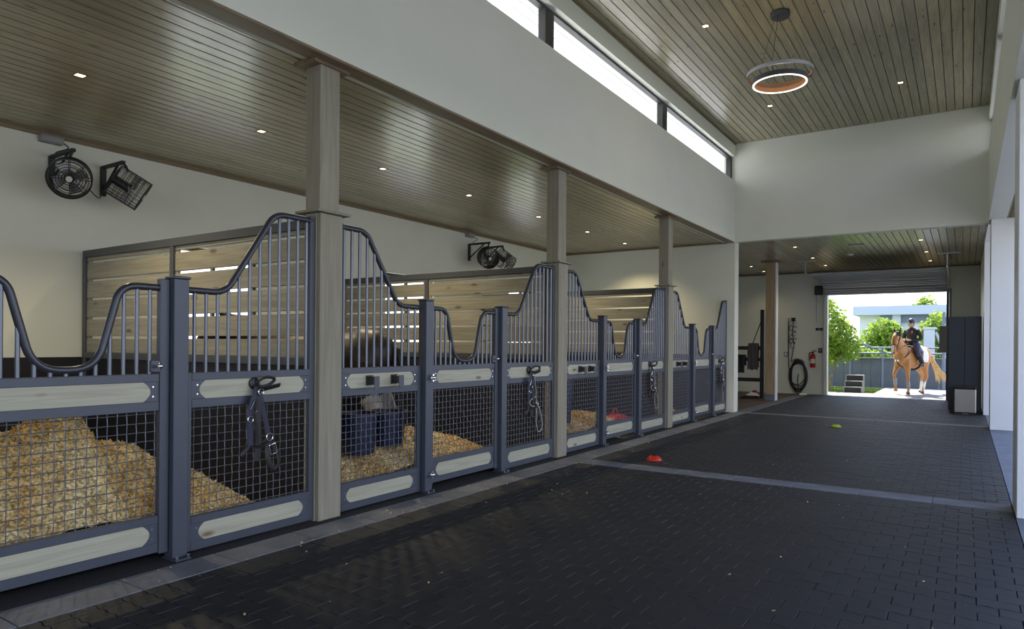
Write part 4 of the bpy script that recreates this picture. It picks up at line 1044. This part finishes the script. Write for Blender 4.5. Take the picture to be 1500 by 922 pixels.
bp.tube(catmull([(.775,0,1.02),(.70,0,.90),(.45,0,.80)],4), .016, 6)
bp.build('breastplate', bridle, hz, kind='stuff')
for s_ in (-1,1):
    MB().ell((.785,s_*.035,1.02),.012,.028,.04,8,6).build('breastplate_badge', M_['chrome'], hz, True)
pad = MB(); vs = []; fs = []; nx, nt = 7, 15
for i in range(nx):
    x = .22-.56*i/(nx-1)
    for j in range(nt):
        a = -2.05+4.1*j/(nt-1); zc = 1.13; vs.append((x, .30*sin(a), zc+.345*cos(a)))
for i in range(nx-1):
    for j in range(nt-1): fs.append((i*nt+j, (i+1)*nt+j, (i+1)*nt+j+1, i*nt+j+1))
o = MB().add(vs, fs).build('saddle_pad', M_['whitecloth'], hz, True); sm = o.modifiers.new('thickness','SOLIDIFY'); sm.thickness = .018; sm.offset = 1
sdl = MB(); sdl.loft(ring_secs([((-.24,0,1.53),.13,.05),((-.15,0,1.50),.16,.05),((.0,0,1.485),.14,.05),((.12,0,1.51),.11,.06),((.19,0,1.55),.07,.05)]), 14)
for s_ in (-1,1): sdl.loft(ring_secs([((.02,s_*.16,1.48),.15,.03),((.05,s_*.29,1.30),.14,.025),((.09,s_*.325,1.10),.11,.02),((.09,s_*.325,.98),.05,.015)],(1,0,0)), 12)
sdl.build('saddle', M_['leather'], hz, True, kind='stuff')
gl = []
for q in range(24):
    a = pi*.62+ (2*pi-2*pi*.62)*q/23; gl.append((.02,.33*sin(a),1.1+.36*cos(a)))
MB().tube(gl, .02, 6, flat=1.6).build('girth', M_['leather'], hz)
for s_ in (-1,1):
    MB().tube(catmull([(.08,s_*.33,1.30),(.10,s_*.36,1.05),(.10,s_*.37,.93)],4), .009, 6).build('stirrup_leather', M_['leather'], hz)
    MB().tube([(.10+.0,s_*.375+.055*cos(q*pi/8),.89+.055*sin(q*pi/8)) for q in range(16)], .008, 6, closed=True).build('stirrup', M_['chrome'], hz)
for x, y, z in ((.605,-.155,.36),(.45,.155,.30)):
    MB().tube([(x+.02,y,z+.10),(x,y,z),(x-.005,y,z-.08)], [.052,.05,.052], 10).build('tendon_boot', M_['grey'], hz)

# ---- rider
skin = plain('skin', (.55,.33,.22), .5); jack = plain('black_jacket', (.014,.015,.019), .7); bree = plain('navy_breeches', (.05,.045,.10), .7)
def limb(m, pts, rs, n=10): m.tube(catmull(pts, 4), rad_interp(rs, 4), n)
def place(o): o.location = (HX, HY, 0); o.rotation_euler = (0,0,HA)
pb = MB()
pb.loft(ring_secs([((0,0,1.50),.13,.10),((0,0,1.60),.15,.11),((.02,0,1.75),.125,.09),((.035,0,1.88),.15,.10),((.03,0,1.97),.13,.08),((.025,0,2.01),.06,.05)]), 14)
limb(pb, [(.025,0,1.98),(.04,0,2.06),(.045,0,2.10)], [.05,.047,.05])
pb.ell((.055,0,2.145),.088,.072,.112,14,10)
pb.ell((.145,0,2.125),.02,.016,.022,8,6)
for s_ in (-1,1):
    pb.ell((.045,s_*.073,2.13),.02,.012,.03,8,6)
    limb(pb, [(.03,s_*.15,1.95),(-.0,s_*.235,1.80),(.0,s_*.25,1.69),(.13,s_*.17,1.64),(.27,s_*.075,1.645)], [.058,.048,.043,.036,.026])
    limb(pb, [(0,s_*.10,1.53),(.16,s_*.24,1.43),(.30,s_*.33,1.27),(.20,s_*.36,1.08),(.10,s_*.37,.93)], [.095,.085,.06,.055,.037])
    limb(pb, [(.07,s_*.37,.915),(.16,s_*.375,.90),(.25,s_*.385,.905)], [.042,.040,.028])
    pb.ell((.295,s_*.062,1.645),.035,.016,.034,8,6)
    for k_ in range(4):                              # four curled fingers and a thumb, closed on the rein
        z = 1.672-.018*k_; ln = (.95,1.05,1.0,.82)[k_]
        limb(pb, [(.305,s_*.062,z),(.305+.040*ln,s_*.055,z),(.305+.045*ln,s_*.030,z-.003),(.305+.018*ln,s_*.022,z-.004)], [.0088,.0085,.008,.007], 6)
    limb(pb, [(.285,s_*.05,1.672),(.305,s_*.035,1.690),(.335,s_*.033,1.688)], [.0095,.0085,.0075], 6)
rd = pb.build('person', skin, None, True); remesh(rd, .0085, 2); place(rd); tag(rd, 'rider in black jacket, navy breeches and helmet sitting on the chestnut horse', 'person')
for s_ in (-1,1):
    MB().ell((.132,s_*.03,2.16),.01,.013,.009,8,6).build('eye', M_['whitecloth'], rd, True); MB().ell((.140,s_*.03,2.16),.005,.006,.006,8,6).build('pupil', M_['black'], rd, True)
MB().ell((.136,0,2.088),.008,.024,.006,8,6).build('lips', plain('lips', (.42,.15,.13), .5), rd, True)
jk = MB()
jk.loft(ring_secs([((-.0,0,1.47),.165,.135),((0,0,1.58),.165,.13),((.02,0,1.75),.145,.11),((.035,0,1.88),.17,.12),((.03,0,1.98),.14,.09),((.03,0,2.03),.062,.06)]), 16)
for s_ in (-1,1): limb(jk, [(.03,s_*.15,1.95),(-.0,s_*.24,1.80),(.0,s_*.255,1.69),(.13,s_*.17,1.64),(.245,s_*.085,1.645)], [.072,.062,.056,.047,.036])
o = jk.build('jacket', jack, rd, True); remesh(o, .014, 2)
MB().cbox(.150,.156,.055,.10,1.85,1.93,.002).build('jacket_badge', plain('badge_red', (.55,.12,.08), .6), rd, False)
o = MB()
for s_ in (-1,1):
    limb(o, [(0,s_*.09,1.54),(.16,s_*.24,1.44),(.30,s_*.335,1.27),(.235,s_*.355,1.15),(.19,s_*.362,1.06)], [.115,.10,.080,.072,.062])
o.ell((-.01,0,1.53),.16,.16,.09,14,8); o = o.build('breeches', bree, rd, True); remesh(o, .016, 2)
for s_ in (-1,1):
    q = MB(); limb(q, [(.28,s_*.345,1.235),(.20,s_*.365,1.08),(.10,s_*.372,.94),(.09,s_*.373,.90)], [.080,.074,.056,.056]); limb(q, [(.05,s_*.37,.905),(.16,s_*.375,.895),(.275,s_*.385,.90)], [.05,.048,.034])
    o = q.build('riding_boot', M_['leather'], rd, True); remesh(o, .014, 2)
hm = MB().lathe([(.098,0),(.108,.03),(.106,.08),(.08,.125),(.04,.148),(0,.153)], (.045,0,2.165), 22)
hm.build('helmet', plain('navy_helmet', (.03,.045,.09), .35), rd, True)
MB().ell((.14,0,2.172),.05,.075,.012,14,6).build('helmet_peak', M_['black'], rd, True)
for s_ in (-1,1): MB().tube(catmull([(.06,s_*.085,2.17),(.06,s_*.082,2.08),(.085,s_*.04,2.035),(.09,0,2.03)],4), .006, 5).build('chin_strap', M_['black'], rd)

# ---- black horse standing in its stall
neckB = [((.42,0,1.22),.15,.27),((.62,0,1.33),.125,.23),((.80,0,1.42),.10,.18),((.98,0,1.46),.085,.145),((1.06,0,1.45),.075,.12)]
headB = [((1.0,0,1.50),.06,.06),((1.07,0,1.47),.085,.115),((1.16,0,1.38),.10,.13),((1.25,0,1.25),.09,.12),((1.32,0,1.12),.07,.085),((1.36,0,1.02),.06,.07),((1.37,0,.96),.045,.05)]
mB = horse_body(fleg(-.15), fleg(.15, hoof=(.56,.03)), hleg(-.15), hleg(.15, hock=(-.66,.56), fet=(-.58,.2), hoof=(-.54,.03)), neckB, headB)
hb = mB.build('horse', coat('black_coat', (.022,.016,.015), dark=(.02,.02,.02)), None, True); remesh(hb, .026)
hb.scale = (1.06,1.06,1.08); hb.location = (-6.04, 5.2, -.0); hb.rotation_euler = (0,0,radians(-150)); tag(hb, 'black horse standing in the stall behind the navy tubs', 'horse')
tb_ = MB(); rn = random.Random(9)
for _ in range(40):
    e = rn.uniform(-1,1); tb_.tube(catmull([(-.78,.03*e,1.28),(-.86,.05*e,1.2),(-.89,.07*e,.9),(-.88,.08*e,.45+rn.uniform(-.1,.1))],5), rad_interp([.012,.018,.016,.004],5), 5)
tb_.build('tail', M_['black'], hb, True, kind='stuff')
mb_ = MB()
for k_ in range(20):
    w = k_/19; c = Vector((.48,0,1.50))*(1-w)+Vector((1.02,0,1.60))*w; mb_.tube(catmull([(c.x,0,c.z),(c.x,-.07,c.z-.02),(c.x,-.13,c.z-.16)],4), rad_interp([.014,.013,.004],4), 5)
mb_.build('mane', M_['black'], hb, True, kind='stuff')
for s_ in (-1,1):
    MB().tube(catmull([(1.02,s_*.05,1.54),(1.03,s_*.07,1.61),(1.05,s_*.075,1.68)],4), rad_interp([.035,.03,.005],4), 8, flat=.55).build('ear', M_['black'], hb)
    MB().ell((1.20,s_*.09,1.33),.022,.015,.02,8,6).build('eye', M_['leather'], hb, True)
wrap = plain('pale_grey_wrap', (.42,.43,.46), .85, var=.2, scale=14)
for pts in ([(-.64,-.15,.76),(-.72,-.15,.60),(-.705,-.15,.50),(-.68,-.15,.34),(-.66,-.15,.22)], [(-.57,.15,.76),(-.66,.15,.60),(-.64,.15,.50),(-.61,.15,.34),(-.58,.15,.22)]):
    MB().tube(catmull(pts,3), rad_interp([.105,.085,.078,.07,.075],3), 12).build('leg_wrap', wrap, hb)

# ------------------------------------------------------------------ crumbs of bedding on the pavers and kerb
cm = MB(); rn = random.Random(17)
for _ in range(420):
    if rn.random() < .45: x = rn.uniform(XC0+.02, XC1+.05); y = rn.uniform(1, 14)
    else: x = rn.uniform(-3.9, .2); y = rn.uniform(1.6, 18)
    s_ = rn.uniform(.003,.009); a = rn.uniform(0,6.3); A = Vector((cos(a),sin(a),.2))*s_; B = Vector((-sin(a),cos(a),.1))*s_*.6; c = Vector((x,y,.0065))
    cm.add([c-A-B, c+A-B, c+A+B+Vector((0,0,.003)), c-A+B], [(0,1,2,3)])
o = cm.build('bedding_crumbs', M_['shav'], None, False); o['kind'] = 'stuff'; tag(o, 'pale crumbs of bedding scattered over the dark pavers and kerb', 'crumbs')
